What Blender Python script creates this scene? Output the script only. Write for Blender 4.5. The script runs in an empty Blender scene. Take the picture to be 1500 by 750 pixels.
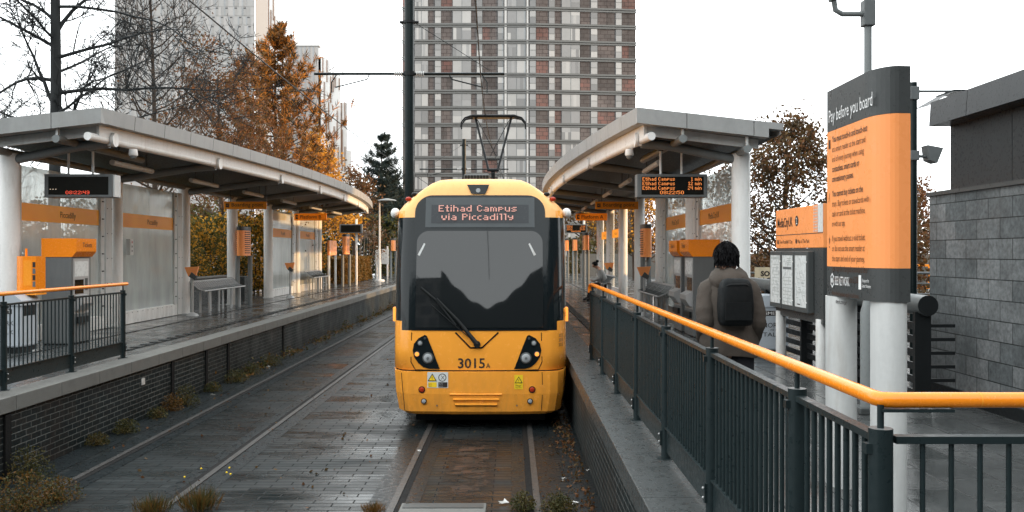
import bpy, bmesh, math, random
import numpy as np
from mathutils import Vector, Matrix, Quaternion
R = math.radians
V = Vector
sc = bpy.context.scene
COL = sc.collection
CX = -2.45                      # centre line between the two tracks
HZ, F, CAMZ, PZ = 370.0, 1300.0, 2.65, 0.97
random.seed(7)
rng = np.random.default_rng(7)
BASE = {}

# ------------------------------------------------------------------ materials
MATS = {}
def nmat(name):
    m = bpy.data.materials.new(name); m.use_nodes = True
    nt = m.node_tree; nt.nodes.clear()
    out = nt.nodes.new('ShaderNodeOutputMaterial')
    b = nt.nodes.new('ShaderNodeBsdfPrincipled')
    nt.links.new(b.outputs[0], out.inputs[0])
    MATS[name] = m
    return m, nt, b, out
def pos(nt, sx=1, sy=1, sz=1, order=None):
    g = nt.nodes.new('ShaderNodeNewGeometry')
    s = nt.nodes.new('ShaderNodeSeparateXYZ'); nt.links.new(g.outputs['Position'], s.inputs[0])
    c = nt.nodes.new('ShaderNodeCombineXYZ')
    order = order or 'XYZ'
    for i, a in enumerate(order):
        mu = nt.nodes.new('ShaderNodeMath'); mu.operation = 'MULTIPLY'
        nt.links.new(s.outputs[a], mu.inputs[0]); mu.inputs[1].default_value = (sx, sy, sz)[i]
        nt.links.new(mu.outputs[0], c.inputs[i])
    return c.outputs[0]
def noise_n(nt, vec, scale, detail=4, rough=.6):
    n = nt.nodes.new('ShaderNodeTexNoise'); n.inputs['Scale'].default_value = scale
    n.inputs['Detail'].default_value = detail; n.inputs['Roughness'].default_value = rough
    nt.links.new(vec, n.inputs['Vector']); return n.outputs['Fac']
def ramp(nt, fac, stops):
    r = nt.nodes.new('ShaderNodeValToRGB'); nt.links.new(fac, r.inputs[0])
    e = r.color_ramp.elements
    while len(e) > len(stops): e.remove(e[-1])
    while len(e) < len(stops): e.new(0.5)
    for k, (p, c) in enumerate(stops):
        e[k].position = p
        e[k].color = (c, c, c, 1) if isinstance(c, (int, float)) else (*c, 1)
    return r.outputs[0]
def mixc(nt, fac, a, b, mode='MIX'):
    m = nt.nodes.new('ShaderNodeMix'); m.data_type = 'RGBA'; m.blend_type = mode
    for sock, v in ((m.inputs[0], fac), (m.inputs[6], a), (m.inputs[7], b)):
        if isinstance(v, (int, float)): sock.default_value = v
        elif isinstance(v, tuple): sock.default_value = (*v, 1)
        else: nt.links.new(v, sock)
    return m.outputs[2]
def bumpn(nt, h, strength, dist=.02):
    b = nt.nodes.new('ShaderNodeBump'); b.inputs['Strength'].default_value = strength
    b.inputs['Distance'].default_value = dist; nt.links.new(h, b.inputs['Height']); return b.outputs[0]
def sc3(c, k): return tuple(min(1, x * k) for x in c)
def M(name, base, rough=.5, metal=0, var=.18, scale=3.0, bump=0, bscale=60, spec=.2, rvar=.12, streak=True, emit=0, ior=None, dirt=None):
    m, nt, b, out = nmat(name)
    v = pos(nt)
    vs = pos(nt, 1, 1, .18 if streak else 1)
    n1 = noise_n(nt, vs, scale * 2.2, 5); n2 = noise_n(nt, v, scale * 9, 3)
    c = ramp(nt, n1, [(.3, sc3(base, 1 - var)), (.7, sc3(base, 1 + var * .5))])
    c = mixc(nt, .35, c, ramp(nt, n2, [(.3, sc3(base, 1 - var)), (.7, base)]))
    if dirt:
        c = mixc(nt, ramp(nt, n1, [(.52, 0), (.78, .75)]), c, dirt)
    nt.links.new(c, b.inputs['Base Color'])
    nt.links.new(ramp(nt, n2, [(.3, max(.02, rough - rvar)), (.7, min(1, rough + rvar))]), b.inputs['Roughness'])
    b.inputs['Metallic'].default_value = metal
    b.inputs['Specular IOR Level'].default_value = spec
    if ior: b.inputs['IOR'].default_value = ior
    if bump: nt.links.new(bumpn(nt, noise_n(nt, v, bscale, 4), bump), b.inputs['Normal'])
    if emit:
        b.inputs['Emission Color'].default_value = (*base, 1); b.inputs['Emission Strength'].default_value = emit
    return m
def brickmat(name, order, bw, bh, mortar, c1, c2, cm, rough=(.3, .6), bump=.4, stain=None, offset=.5, tintscale=.35, dark=None, mbias=0.0, rstretch=(1, 1), brand=0, spec=.16):
    m, nt, b, out = nmat(name)
    v = pos(nt, order=order); w = pos(nt)
    t = nt.nodes.new('ShaderNodeTexBrick')
    nt.links.new(v, t.inputs['Vector'])
    t.inputs['Scale'].default_value = 1; t.inputs['Brick Width'].default_value = bw; t.inputs['Row Height'].default_value = bh
    t.inputs['Mortar Size'].default_value = mortar; t.inputs['Mortar Smooth'].default_value = .25
    t.inputs['Color1'].default_value = (*c1, 1); t.inputs['Color2'].default_value = (*c2, 1); t.inputs['Mortar'].default_value = (*cm, 1)
    t.offset = offset; t.inputs['Bias'].default_value = mbias
    n1 = noise_n(nt, w, tintscale, 6, .65); n2 = noise_n(nt, w, 22, 4)
    c = mixc(nt, 1.0, t.outputs['Color'], ramp(nt, n2, [(.25, .55), (.75, 1.25)]), 'MULTIPLY')
    c = mixc(nt, 1.0, c, ramp(nt, n1, [(.3, .6), (.7, 1.3)]), 'MULTIPLY')
    if stain: c = mixc(nt, ramp(nt, noise_n(nt, w, .9, 6, .7), [(.55, 0), (.72, .7)]), c, stain)
    nt.links.new(c, b.inputs['Base Color'])
    rg_ = ramp(nt, noise_n(nt, pos(nt, rstretch[0], rstretch[1], 1), 1.1, 5, .65), [(.35, rough[0]), (.65, rough[1])])
    if brand:
        t2_ = nt.nodes.new('ShaderNodeTexBrick'); nt.links.new(v, t2_.inputs['Vector']); t2_.offset = offset
        for k_, v_ in (('Scale', 1), ('Brick Width', bw), ('Row Height', bh), ('Mortar Size', mortar)): t2_.inputs[k_].default_value = v_
        t2_.inputs['Color1'].default_value = (0, 0, 0, 1); t2_.inputs['Color2'].default_value = (brand, brand, brand, 1); t2_.inputs['Mortar'].default_value = (.5, .5, .5, 1)
        rg_ = mixc(nt, 1.0, rg_, t2_.outputs['Color'], 'ADD')
    nt.links.new(rg_, b.inputs['Roughness']); b.inputs['Specular IOR Level'].default_value = spec
    inv = nt.nodes.new('ShaderNodeMath'); inv.operation = 'SUBTRACT'; inv.inputs[0].default_value = 1
    nt.links.new(t.outputs['Fac'], inv.inputs[1])
    ad = nt.nodes.new('ShaderNodeMath'); ad.operation = 'MULTIPLY_ADD'; ad.inputs[1].default_value = .35
    nt.links.new(n2, ad.inputs[0]); nt.links.new(inv.outputs[0], ad.inputs[2])
    nt.links.new(bumpn(nt, ad.outputs[0], bump, .012), b.inputs['Normal'])
    return m
def glassmat(name, tint, fac, base, rough=.08):
    m, nt, b, out = nmat(name)
    tr = nt.nodes.new('ShaderNodeBsdfTransparent'); tr.inputs[0].default_value = (*tint, 1)
    mx = nt.nodes.new('ShaderNodeMixShader')
    w = pos(nt, 1, 1, .3)
    nt.links.new(ramp(nt, noise_n(nt, w, 2.2, 5), [(.3, max(0, fac - .16)), (.7, min(1, fac + .14))]), mx.inputs[0])
    nt.links.new(tr.outputs[0], mx.inputs[1]); nt.links.new(b.outputs[0], mx.inputs[2]); nt.links.new(mx.outputs[0], out.inputs[0])
    b.inputs['Base Color'].default_value = (*base, 1); b.inputs['Roughness'].default_value = rough
    return m
def leafmat(name, cols, scale=1.4, trans=.35, rough=.6):
    m, nt, b, out = nmat(name)
    w = pos(nt)
    n = noise_n(nt, w, scale, 5, .75)
    k = len(cols)
    c = ramp(nt, n, [(.28 + .44 * i / (k - 1), cc) for i, cc in enumerate(cols)])
    nt.links.new(c, b.inputs['Base Color']); b.inputs['Roughness'].default_value = rough
    b.inputs['Specular IOR Level'].default_value = .25
    tl = nt.nodes.new('ShaderNodeBsdfTranslucent'); nt.links.new(c, tl.inputs[0])
    mx = nt.nodes.new('ShaderNodeMixShader'); mx.inputs[0].default_value = trans
    nt.links.new(b.outputs[0], mx.inputs[1]); nt.links.new(tl.outputs[0], mx.inputs[2]); nt.links.new(mx.outputs[0], out.inputs[0])
    return m
def ledmat(name, col, s):
    m, nt, b, out = nmat(name)
    b.inputs['Base Color'].default_value = (*sc3(col, .3), 1)
    b.inputs['Emission Color'].default_value = (*col, 1); b.inputs['Emission Strength'].default_value = s
    return m

m_white = M('white_painted_steel', (.84, .84, .82), .35, var=.12, dirt=(.5, .47, .43))
m_pale = M('pale_painted_steel', (.60, .61, .60), .4, var=.15, dirt=(.36, .34, .31))
m_fascia = M('fascia_grey', (.35, .355, .35), .42, var=.22, scale=1.2, dirt=(.22, .21, .19))
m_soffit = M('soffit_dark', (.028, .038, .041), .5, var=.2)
m_tubegrey = M('tube_grey', (.20, .215, .215), .35, var=.12)
m_rail = M('railing_grey', (.016, .025, .027), .36, var=.2, bump=.05)
m_picket = M('picket_grey', (.017, .027, .029), .36, var=.2)
m_orange = M('orange_paint', (.95, .27, .012), .2, var=.10, scale=6, spec=.5, rvar=.14, streak=False, dirt=(.74, .19, .014))
m_sign = M('sign_orange', (.98, .35, .115), .32, var=.05, scale=1.0)
m_signdk = M('sign_charcoal', (.058, .062, .062), .35, var=.08)
m_band = M('band_orange', (.95, .33, .03), .25, var=.06)
m_bandt = None
m_txtdk = M('letter_dark', (.035, .03, .028), .6, var=.05)
m_txtbr = M('letter_brown', (.08, .032, .014), .6, var=.05)
m_txtw = M('letter_white', (.8, .8, .79), .5, var=.05)
m_steel = M('brushed_steel', (.46, .465, .465), .38, metal=.35, var=.07, scale=1, rvar=.05)
m_dsteel = M('dark_steel', (.09, .098, .098), .4, metal=.25, var=.1, scale=1, rvar=.05)
m_black = M('black_rubber', (.012, .014, .015), .45, var=.2)
m_pole = M('pole_teal', (.008, .015, .016), .35, var=.15)
m_grey = M('mid_grey_metal', (.14, .15, .152), .4, var=.15)
m_conc = M('concrete', (.165, .165, .155), .62, var=.28, scale=2, bump=.25, bscale=90, streak=False, dirt=(.12, .12, .11))
m_copw = M('wet_coping', (.055, .062, .063), .34, var=.3, scale=2, bump=.2, bscale=90, streak=False, rvar=.2)
m_tram = M('tram_yellow', (.985, .385, .045), .2, var=.07, scale=1.2, spec=.5, dirt=(.84, .31, .04))
m_tramtop = M('tram_pale_yellow', (.95, .52, .20), .3, var=.06, scale=1.5)
m_tramblk = M('tram_black', (.006, .010, .012), .12, var=.1, spec=.3)
def grime(m, z0, z1, col, amt):
    nt = m.node_tree; b = [n for n in nt.nodes if n.type == 'BSDF_PRINCIPLED'][0]
    src = b.inputs['Base Color'].links[0].from_socket
    g = nt.nodes.new('ShaderNodeNewGeometry'); s = nt.nodes.new('ShaderNodeSeparateXYZ'); nt.links.new(g.outputs['Position'], s.inputs[0])
    mr = nt.nodes.new('ShaderNodeMapRange'); mr.inputs[1].default_value = z0; mr.inputs[2].default_value = z1; mr.inputs[3].default_value = 1; mr.inputs[4].default_value = .06
    nt.links.new(s.outputs['Z'], mr.inputs[0])
    n1 = noise_n(nt, pos(nt, 1, 1, .35), 5, 6, .7)
    mu = nt.nodes.new('ShaderNodeMath'); mu.operation = 'MULTIPLY'; nt.links.new(ramp(nt, n1, [(.35, 0), (.7, amt)]), mu.inputs[0]); nt.links.new(mr.outputs[0], mu.inputs[1])
    nt.links.new(mixc(nt, mu.outputs[0], src, col), b.inputs['Base Color'])
grime(m_tram, .2, 1.0, (.20, .10, .035), .55)
grime(m_white, .9, 1.9, (.25, .23, .20), .6)
m_led_pk = ledmat('led_pink', (1.0, .47, .38), .68)
m_led_or = ledmat('led_amber', (1.0, .30, .07), 1.3)
m_led_rd = ledmat('led_red', (1.0, .10, .05), 1.2)
m_led_w = ledmat('led_white', (1.0, .8, .6), .9)
m_ind = ledmat('indicator_amber', (1.0, .32, .05), 1.6)
m_lens = M('lens_clear', (.35, .37, .38), .1, var=.1, streak=False)
m_lensr = M('lens_red', (.42, .035, .012), .18, var=.1, streak=False)
m_screen = M('screen_black', (.012, .012, .010), .14, var=.1)
m_cloth = M('coat_taupe', (.078, .066, .056), .85, var=.25, scale=3, bump=.7, bscale=9, spec=.2, streak=False)
m_pack = M('backpack_black', (.006, .008, .009), .7, var=.2, bump=.15, bscale=25)
m_trs = M('black_trousers', (.016, .016, .02), .75, var=.2)
m_hair = M('black_hair', (.006, .006, .007), .6, var=.3, scale=12, bump=.6, bscale=70, spec=.12)
m_skin = M('skin', (.46, .27, .19), .5, var=.08, streak=False)
m_greysweat = M('grey_sweater', (.34, .34, .33), .85, var=.15, bump=.2)
m_bark = M('bark_dark', (.030, .033, .034), .8, var=.35, scale=4, bump=.5, bscale=25)
m_barkw = M('bark_brown', (.075, .055, .042), .8, var=.35, scale=4, bump=.4, bscale=25)
m_poster = M('poster_paper', (.66, .68, .67), .3, var=.10, scale=1.4)
m_posterg = M('poster_print', (.42, .45, .43), .4, var=.2, scale=2)
m_yel = M('sticker_yellow', (.9, .62, .03), .4, var=.05)
m_gl = glassmat('shelter_glass', (.9, .93, .92), .62, (.60, .63, .62), .12)
m_gl2 = glassmat('clear_shelter_glass', (.97, .985, .98), .17, (.5, .53, .52), .08)
m_wscreen = M('windscreen_glass', (.012, .014, .015), .035, var=.1, rvar=.015, spec=.5, ior=1.6, streak=False)
m_sidegl = M('tram_side_glass', (.010, .014, .015), .05, var=.1, rvar=.02, ior=1.6, streak=False)

m_bandt, _nt, _b, _o = nmat('band_translucent')
_b.inputs['Base Color'].default_value = (.97, .36, .03, 1); _b.inputs['Roughness'].default_value = .3
_tl = _nt.nodes.new('ShaderNodeBsdfTranslucent'); _tl.inputs[0].default_value = (.99, .42, .04, 1); _mx = _nt.nodes.new('ShaderNodeMixShader'); _mx.inputs[0].default_value = .55
_nt.links.new(_b.outputs[0], _mx.inputs[1]); _nt.links.new(_tl.outputs[0], _mx.inputs[2]); _nt.links.new(_mx.outputs[0], _o.inputs[0])
m_track = brickmat('track_setts', 'XYZ', .42, .125, .008, (.015, .0195, .0205), (.024, .029, .030), (.006, .0075, .008), rough=(.04, .50), bump=.36, stain=(.021, .02, .018), tintscale=.35, rstretch=(.3, 1.1), brand=.07)
m_slab = brickmat('platform_slabs', 'YXZ', .6, .45, .008, (.052, .057, .057), (.08, .084, .084), (.012, .014, .014), rough=(.05, .30), bump=.2, stain=(.04, .043, .043), tintscale=.6, brand=.08, spec=.5)
m_ground = brickmat('plaza_slabs', 'YXZ', .9, .6, .01, (.034, .04, .041), (.055, .06, .06), (.009, .011, .011), rough=(.05, .36), bump=.2, tintscale=.4, brand=.08, spec=.4)
m_wall = brickmat('blue_brick', 'YZX', .225, .075, .0058, (.008, .0135, .015), (.015, .021, .0225), (.13, .137, .13), rough=(.35, .7), bump=.5, stain=(.035, .026, .022), tintscale=.5)
m_stone = brickmat('granite_blocks', 'YZX', .46, .215, .006, (.092, .102, .105), (.165, .173, .175), (.02, .022, .022), rough=(.4, .7), bump=.25, stain=(.07, .078, .08), tintscale=1.3)
m_strip = M('track_concrete', (.013, .018, .02), .34, var=.3, scale=1.5, bump=.15, bscale=60, streak=False, rvar=.15)
m_railtop = M('rail_steel', (.09, .088, .085), .42, metal=.4, var=.3, streak=False)
m_groove = M('groove_black', (.008, .008, .008), .8)
m_rust_ = M('rusty_moss', (.075, .042, .024), .5, var=.5, scale=3, bump=.3, bscale=40, streak=False)

# ------------------------------------------------------------------ mesh helper
class MB:
    def __init__(s): s.v = []; s.f = []; s.m = []; s.s = []; s.mats = []
    def mi(s, mat):
        if mat not in s.mats: s.mats.append(mat)
        return s.mats.index(mat)
    def add(s, verts, faces, mat, smooth=False):
        o = len(s.v); s.v.extend([tuple(p) for p in verts]); k = s.mi(mat)
        for f in faces:
            s.f.append(tuple(i + o for i in f)); s.m.append(k); s.s.append(smooth)
        return s
    def box(s, x0, y0, z0, x1, y1, z1, mat, bev=0):
        if x0 > x1: x0, x1 = x1, x0
        if y0 > y1: y0, y1 = y1, y0
        if z0 > z1: z0, z1 = z1, z0
        if bev:
            bm = bmesh.new(); bmesh.ops.create_cube(bm, size=1)
            for v in bm.verts: v.co = V(((x0 + x1) / 2 + v.co.x * (x1 - x0), (y0 + y1) / 2 + v.co.y * (y1 - y0), (z0 + z1) / 2 + v.co.z * (z1 - z0)))
            bmesh.ops.bevel(bm, geom=bm.edges[:], offset=bev, segments=2, affect='EDGES', profile=.5)
            bm.verts.index_update()
            s.add([v.co[:] for v in bm.verts], [[v.index for v in f.verts] for f in bm.faces], mat); bm.free(); return s
        p = [(x0, y0, z0), (x1, y0, z0), (x1, y1, z0), (x0, y1, z0), (x0, y0, z1), (x1, y0, z1), (x1, y1, z1), (x0, y1, z1)]
        return s.add(p, [(0, 3, 2, 1), (4, 5, 6, 7), (0, 1, 5, 4), (1, 2, 6, 5), (2, 3, 7, 6), (3, 0, 4, 7)], mat)
    def quad(s, a, b, c, d, mat): return s.add([a, b, c, d], [(0, 1, 2, 3)], mat)
    def tube(s, pts, r, mat, n=12, caps=True, smooth=True):
        pts = [V(p) for p in pts]; k = len(pts)
        rs = r if isinstance(r, (list, tuple)) else [r] * k
        t = (pts[1] - pts[0]).normalized()
        a = t.orthogonal().normalized()
        vs = []
        for i, p in enumerate(pts):
            t2 = (pts[min(i + 1, k - 1)] - pts[max(i - 1, 0)])
            t2 = t2.normalized() if t2.length > 1e-9 else t
            q = t.rotation_difference(t2); a = (q @ a).normalized(); t = t2
            b = t.cross(a)
            for j in range(n):
                th = 2 * math.pi * j / n
                vs.append(p + (a * math.cos(th) + b * math.sin(th)) * rs[i])
        fs = [(i * n + j, i * n + (j + 1) % n, (i + 1) * n + (j + 1) % n, (i + 1) * n + j) for i in range(k - 1) for j in range(n)]
        s.add(vs, fs, mat, smooth)
        if caps:
            s.add(vs[:n], [tuple(reversed(range(n)))], mat); s.add(vs[-n:], [tuple(range(n))], mat)
        return s
    def prism(s, poly, a, b, mat, smooth=False, capmat=None):
        """poly: list of 3D points (planar), extruded by vector from a->b offset"""
        n = len(poly); A = [V(p) + V(a) for p in poly]; B = [V(p) + V(b) for p in poly]
        s.add(A + B, [(i, (i + 1) % n, n + (i + 1) % n, n + i) for i in range(n)], mat, smooth)
        s.add(A, [tuple(reversed(range(n)))], capmat or mat); s.add(B, [tuple(range(n))], capmat or mat)
        return s
    def poly(s, pts, mat): return s.add(pts, [tuple(range(len(pts)))], mat)
    def disc(s, c, nrm, r, mat, n=16, depth=0.0, rin=0):
        c = V(c); nrm = V(nrm).normalized(); a = nrm.orthogonal().normalized(); b = nrm.cross(a)
        ring = [c + (a * math.cos(2 * math.pi * j / n) + b * math.sin(2 * math.pi * j / n)) * r for j in range(n)]
        if depth: return s.prism(ring, -nrm * depth, V((0, 0, 0)), mat)
        return s.add(ring, [tuple(range(n))], mat)
    def ball(s, c, r, mat, sx=1, sy=1, sz=1, n=12, m=8):
        vs = []; fs = []
        for i in range(m + 1):
            ph = math.pi * i / m
            for j in range(n):
                th = 2 * math.pi * j / n
                vs.append((c[0] + r * sx * math.sin(ph) * math.cos(th), c[1] + r * sy * math.sin(ph) * math.sin(th), c[2] + r * sz * math.cos(ph)))
        for i in range(m):
            for j in range(n):
                fs.append((i * n + j, (i + 1) * n + j, (i + 1) * n + (j + 1) % n, i * n + (j + 1) % n))
        return s.add(vs, fs, mat, True)
    def rings(s, rings, mat, smooth=True, cap0=True, cap1=True):
        n = len(rings[0]); vs = [p for r in rings for p in r]
        s.add(vs, [(i * n + j, i * n + (j + 1) % n, (i + 1) * n + (j + 1) % n, (i + 1) * n + j) for i in range(len(rings) - 1) for j in range(n)], mat, smooth)
        if cap0: s.add(rings[0], [tuple(reversed(range(n)))], mat)
        if cap1: s.add(rings[-1], [tuple(range(n))], mat)
        return s
    def text(s, body, o, u, v, cap, mat, width=None, align='L', bold=0):
        vs, fs, w, ch = textmesh(body, bold)
        k = cap / ch; kx = (width / w) if width else k
        off = {'L': 0, 'C': -w * kx / 2, 'R': -w * kx}[align]
        o = V(o); u = V(u); v = V(v)
        s.add([o + u * (x * kx + off) + v * (y * k) for x, y in vs], fs, mat)
        return s
    def dots(s, body, o, u, v, pitch, mat, fill=.82, upitch=None):
        o = V(o); u = V(u); v = V(v); x = 0; up = upitch or pitch
        for chx in body:
            g = DOT.get(chx, DOT[' '])
            wdt = max(len(r) for r in g)
            for r in range(7):
                for c in range(len(g[r])):
                    if g[r][c] == '#':
                        p = o + u * ((x + c) * up) + v * ((6 - r) * pitch)
                        s.quad(p, p + u * up * fill, p + u * up * fill + v * pitch * fill, p + v * pitch * fill, mat)
            x += wdt + 1
        return x * up
    def build(s, name, parent=None, loc=None):
        off = V(loc) if loc is not None else (BASE[parent.name] if parent else V((0, 0, 0)))
        me = bpy.data.meshes.new(name)
        me.from_pydata([(p[0] - off.x, p[1] - off.y, p[2] - off.z) for p in s.v], [], s.f)
        for mt in s.mats: me.materials.append(mt)
        me.polygons.foreach_set('material_index', s.m); me.polygons.foreach_set('use_smooth', s.s)
        me.update()
        o = bpy.data.objects.new(name, me); COL.objects.link(o)
        if parent: o.parent = parent
        else: o.location = off
        BASE[o.name] = off
        return o
_tc = {}
def textmesh(body, bold=0):
    key = (body, bold)
    if key in _tc: return _tc[key]
    def conv(b):
        cu = bpy.data.curves.new('t', 'FONT'); cu.body = b; cu.size = 1; cu.resolution_u = 2; cu.offset = bold
        ob = bpy.data.objects.new('t', cu); COL.objects.link(ob)
        dg = bpy.context.evaluated_depsgraph_get(); dg.update()
        me = bpy.data.meshes.new_from_object(ob.evaluated_get(dg))
        vs = [(q.co.x, q.co.y) for q in me.vertices]; fs = [tuple(p.vertices) for p in me.polygons]
        bpy.data.objects.remove(ob); bpy.data.curves.remove(cu); bpy.data.meshes.remove(me)
        return vs, fs
    if '_H' not in _tc: _tc['_H'] = max(y for x, y in conv('H')[0])
    vs, fs = conv(body)
    x0 = min(x for x, y in vs); vs = [(x - x0, y) for x, y in vs]
    _tc[key] = (vs, fs, max(x for x, y in vs), _tc['_H'])
    return _tc[key]
DOT = {' ': ['..'] * 7}
def _d(ch, s): DOT[ch] = s.split('/')
for ch, g in {
 'E': '####/#.../#.../###./#.../#.../####', 't': '.#./.#./###/.#./.#./.#./.##', 'i': '#/./#/#/#/#/#', 'h': '#.../#.../###./#..#/#..#/#..#/#..#',
 'a': '..../..../.##./...#/.###/#..#/.###', 'd': '...#/...#/.###/#..#/#..#/#..#/.###', 'C': '.##./#..#/#.../#.../#.../#..#/.##.',
 'm': '...../...../##.#./#.#.#/#.#.#/#.#.#/#.#.#', 'p': '..../..../###./#..#/###./#.../#...', 'u': '..../..../#..#/#..#/#..#/#..#/.###',
 's': '..../..../.###/#.../.##./...#/###.', 'v': '..../..../#..#/#..#/#..#/.##./.##.', 'P': '###./#..#/#..#/###./#.../#.../#...',
 'c': '.../.../.##/#../#../#../.##', 'l': '##/.#/.#/.#/.#/.#/.#', 'y': '..../..../#..#/#..#/.###/...#/.##.', 'n': '..../..../###./#..#/#..#/#..#/#..#',
 '0': '.##./#..#/#..#/#..#/#..#/#..#/.##.', '1': '.#./##./.#./.#./.#./.#./###', '2': '.##./#..#/...#/..#./.#../#.../####', '4': '#..#/#..#/#..#/####/...#/...#/...#',
 '5': '####/#.../###./...#/...#/#..#/.##.', '8': '.##./#..#/#..#/.##./#..#/#..#/.##.', '9': '.##./#..#/#..#/.###/...#/#..#/.##.', ':': './#/#/./#/#/.', '.': './././././#/#'}.items(): _d(ch, g)

def tag(o, label=None, cat=None, group=None, kind=None):
    if label: o['label'] = label
    if cat: o['category'] = cat
    if group: o['group'] = group
    if kind: o['kind'] = kind
    return o
def thing(name, label, cat, loc, group=None):
    o = bpy.data.objects.new(name, None); COL.objects.link(o); o.location = loc; o.empty_display_size = .2
    BASE[o.name] = V(loc); return tag(o, label, cat, group)
def struct(mb, name): return tag(mb.build(name), kind='structure')
def copy_thing(root, loc, label, rz=0.0, group=None):
    c = root.copy(); COL.objects.link(c); c.location = loc; c.rotation_euler = (0, 0, rz); c['label'] = label
    if group: c['group'] = group
    BASE[c.name] = V(loc)
    for ch in root.children:
        d = ch.copy(); COL.objects.link(d); d.parent = c
        for g in ch.children:
            e = g.copy(); COL.objects.link(e); e.parent = d
    return c
def sx(s, d): return CX + s * d
def at(px, py, Y): return ((px - 750) * Y / F, Y, CAMZ - (py - HZ) * Y / F)

def mesh_np(name, vs, faces, mats, mi, parent, smooth=False):
    off = BASE[parent.name] if parent else V((0, 0, 0))
    me = bpy.data.meshes.new(name); vs = np.asarray(vs, dtype=np.float32) - np.array(off, dtype=np.float32)
    n = len(vs); k = faces.shape[1]
    me.vertices.add(n); me.vertices.foreach_set('co', vs.ravel())
    me.loops.add(faces.size); me.loops.foreach_set('vertex_index', faces.ravel().astype(np.int32))
    me.polygons.add(len(faces)); me.polygons.foreach_set('loop_start', np.arange(0, faces.size, k, dtype=np.int32)); me.polygons.foreach_set('loop_total', np.full(len(faces), k, dtype=np.int32))
    for m in mats: me.materials.append(m)
    me.polygons.foreach_set('material_index', np.asarray(mi, dtype=np.int32)); me.update(); me.validate()
    o = bpy.data.objects.new(name, me); COL.objects.link(o)
    if parent: o.parent = parent
    BASE[o.name] = off
    return o
def leaves(name, P, size, mats, parent, aspect=.6, up=0.0, dirs=None, var=.4):
    """one small quad (a folded rhombus) per point"""
    P = np.asarray(P); n = len(P)
    d = rng.normal(size=(n, 3)); d /= np.linalg.norm(d, axis=1)[:, None]
    if dirs is not None: d = dirs + d * .35; d /= np.linalg.norm(d, axis=1)[:, None]
    d[:, 2] += up; d /= np.linalg.norm(d, axis=1)[:, None]
    e = np.cross(d, rng.normal(size=(n, 3))); e /= np.linalg.norm(e, axis=1)[:, None] + 1e-9
    s = size * (1 + var * (rng.random(n) * 2 - 1)); s = s[:, None]
    a = P - d * s; b = P + d * s; c = P + e * s * aspect; f = P - e * s * aspect
    vs = np.stack([a, c, b, f], 1).reshape(-1, 3); F_ = np.arange(4 * n).reshape(n, 4)
    return mesh_np(name, vs, F_, mats, rng.integers(0, len(mats), n), parent)
# ------------------------------------------------------------------ camera, light, sky
cam = bpy.data.cameras.new('camera'); co = bpy.data.objects.new('camera', cam); COL.objects.link(co)
co.location = (0, 0, CAMZ); co.rotation_euler = (R(90), 0, 0)
cam.sensor_width = 36; cam.lens = F / 1500 * 36; cam.shift_y = (HZ - 375) / 1500; cam.clip_end = 2000; cam.clip_start = .05
sc.camera = co
SUN = V((-.94, .16, -.125)).normalized()       # direction the light travels
sd = bpy.data.lights.new('sun', 'SUN'); so = bpy.data.objects.new('sun', sd); COL.objects.link(so)
sd.energy = 5.0; sd.angle = R(.8); sd.color = (1, .58, .24)
so.rotation_euler = SUN.to_track_quat('-Z', 'Y').to_euler(); so.location = (40, -10, 40)
w = bpy.data.worlds.new('World'); sc.world = w; w.use_nodes = True
nt = w.node_tree; nt.nodes.clear()
wo = nt.nodes.new('ShaderNodeOutputWorld'); bg = nt.nodes.new('ShaderNodeBackground')
sky = nt.nodes.new('ShaderNodeTexSky'); sky.sky_type = 'NISHITA'; sky.sun_disc = False
sky.sun_elevation = math.asin(-SUN.z); sky.sun_rotation = math.atan2(-SUN.x, -SUN.y); sky.dust_density = 3; sky.air_density = 1
# bright white haze over the clear sky: the photograph's sky is blown out
mixn = nt.nodes.new('ShaderNodeMix'); mixn.data_type = 'RGBA'; mixn.inputs[0].default_value = .93
mixn.inputs[7].default_value = (18.2, 19.0, 19.2, 1)
nt.links.new(sky.outputs[0], mixn.inputs[6]); nt.links.new(mixn.outputs[2], bg.inputs[0]); bg.inputs[1].default_value = .15
nt.links.new(bg.outputs[0], wo.inputs[0])
sc.view_settings.view_transform = 'Standard'; sc.view_settings.look = 'None'; sc.view_settings.exposure = 0; sc.view_settings.gamma = 1
sc.cycles.use_denoising = True; sc.cycles.max_bounces = 6; sc.cycles.diffuse_bounces = 3; sc.cycles.glossy_bounces = 3
sc.cycles.transparent_max_bounces = 16; sc.cycles.caustics_reflective = False; sc.cycles.caustics_refractive = False
sc.cycles.sample_clamp_indirect = 4
# ================================================================== ground, tracks, platforms
XL, XR = -5.85, 0.93           # platform edges
Y0, Y1 = 2.0, 230.0
g = MB(); B_ = 900
g.quad((-B_, -B_, .955), (XL - .02, -B_, .955), (XL - .02, B_, .955), (-B_, B_, .955), m_ground)
g.quad((XR + .02, -B_, .955), (B_, -B_, .955), (B_, B_, .955), (XR + .02, B_, .955), m_ground)
g.quad((XL - .02, -B_, .955), (XR + .02, -B_, .955), (XR + .02, Y0, .955), (XL - .02, Y0, .955), m_ground)
g.quad((XL - .02, Y1, .955), (XR + .02, Y1, .955), (XR + .02, B_, .955), (XL - .02, B_, .955), m_ground)
g.quad((XL - .02, Y0, 0), (XR + .02, Y0, 0), (XR + .02, Y0, .955), (XL - .02, Y0, .955), m_conc)
g.quad((XL - .02, Y1, 0), (XL - .02, Y1, .955), (XR + .02, Y1, .955), (XR + .02, Y1, 0), m_conc)
struct(g, 'ground')
g = MB(); g.quad((XL - .02, Y0, 0), (XR + .02, Y0, 0), (XR + .02, Y1, 0), (XL - .02, Y1, 0), m_track); struct(g, 'track_bed')
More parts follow.
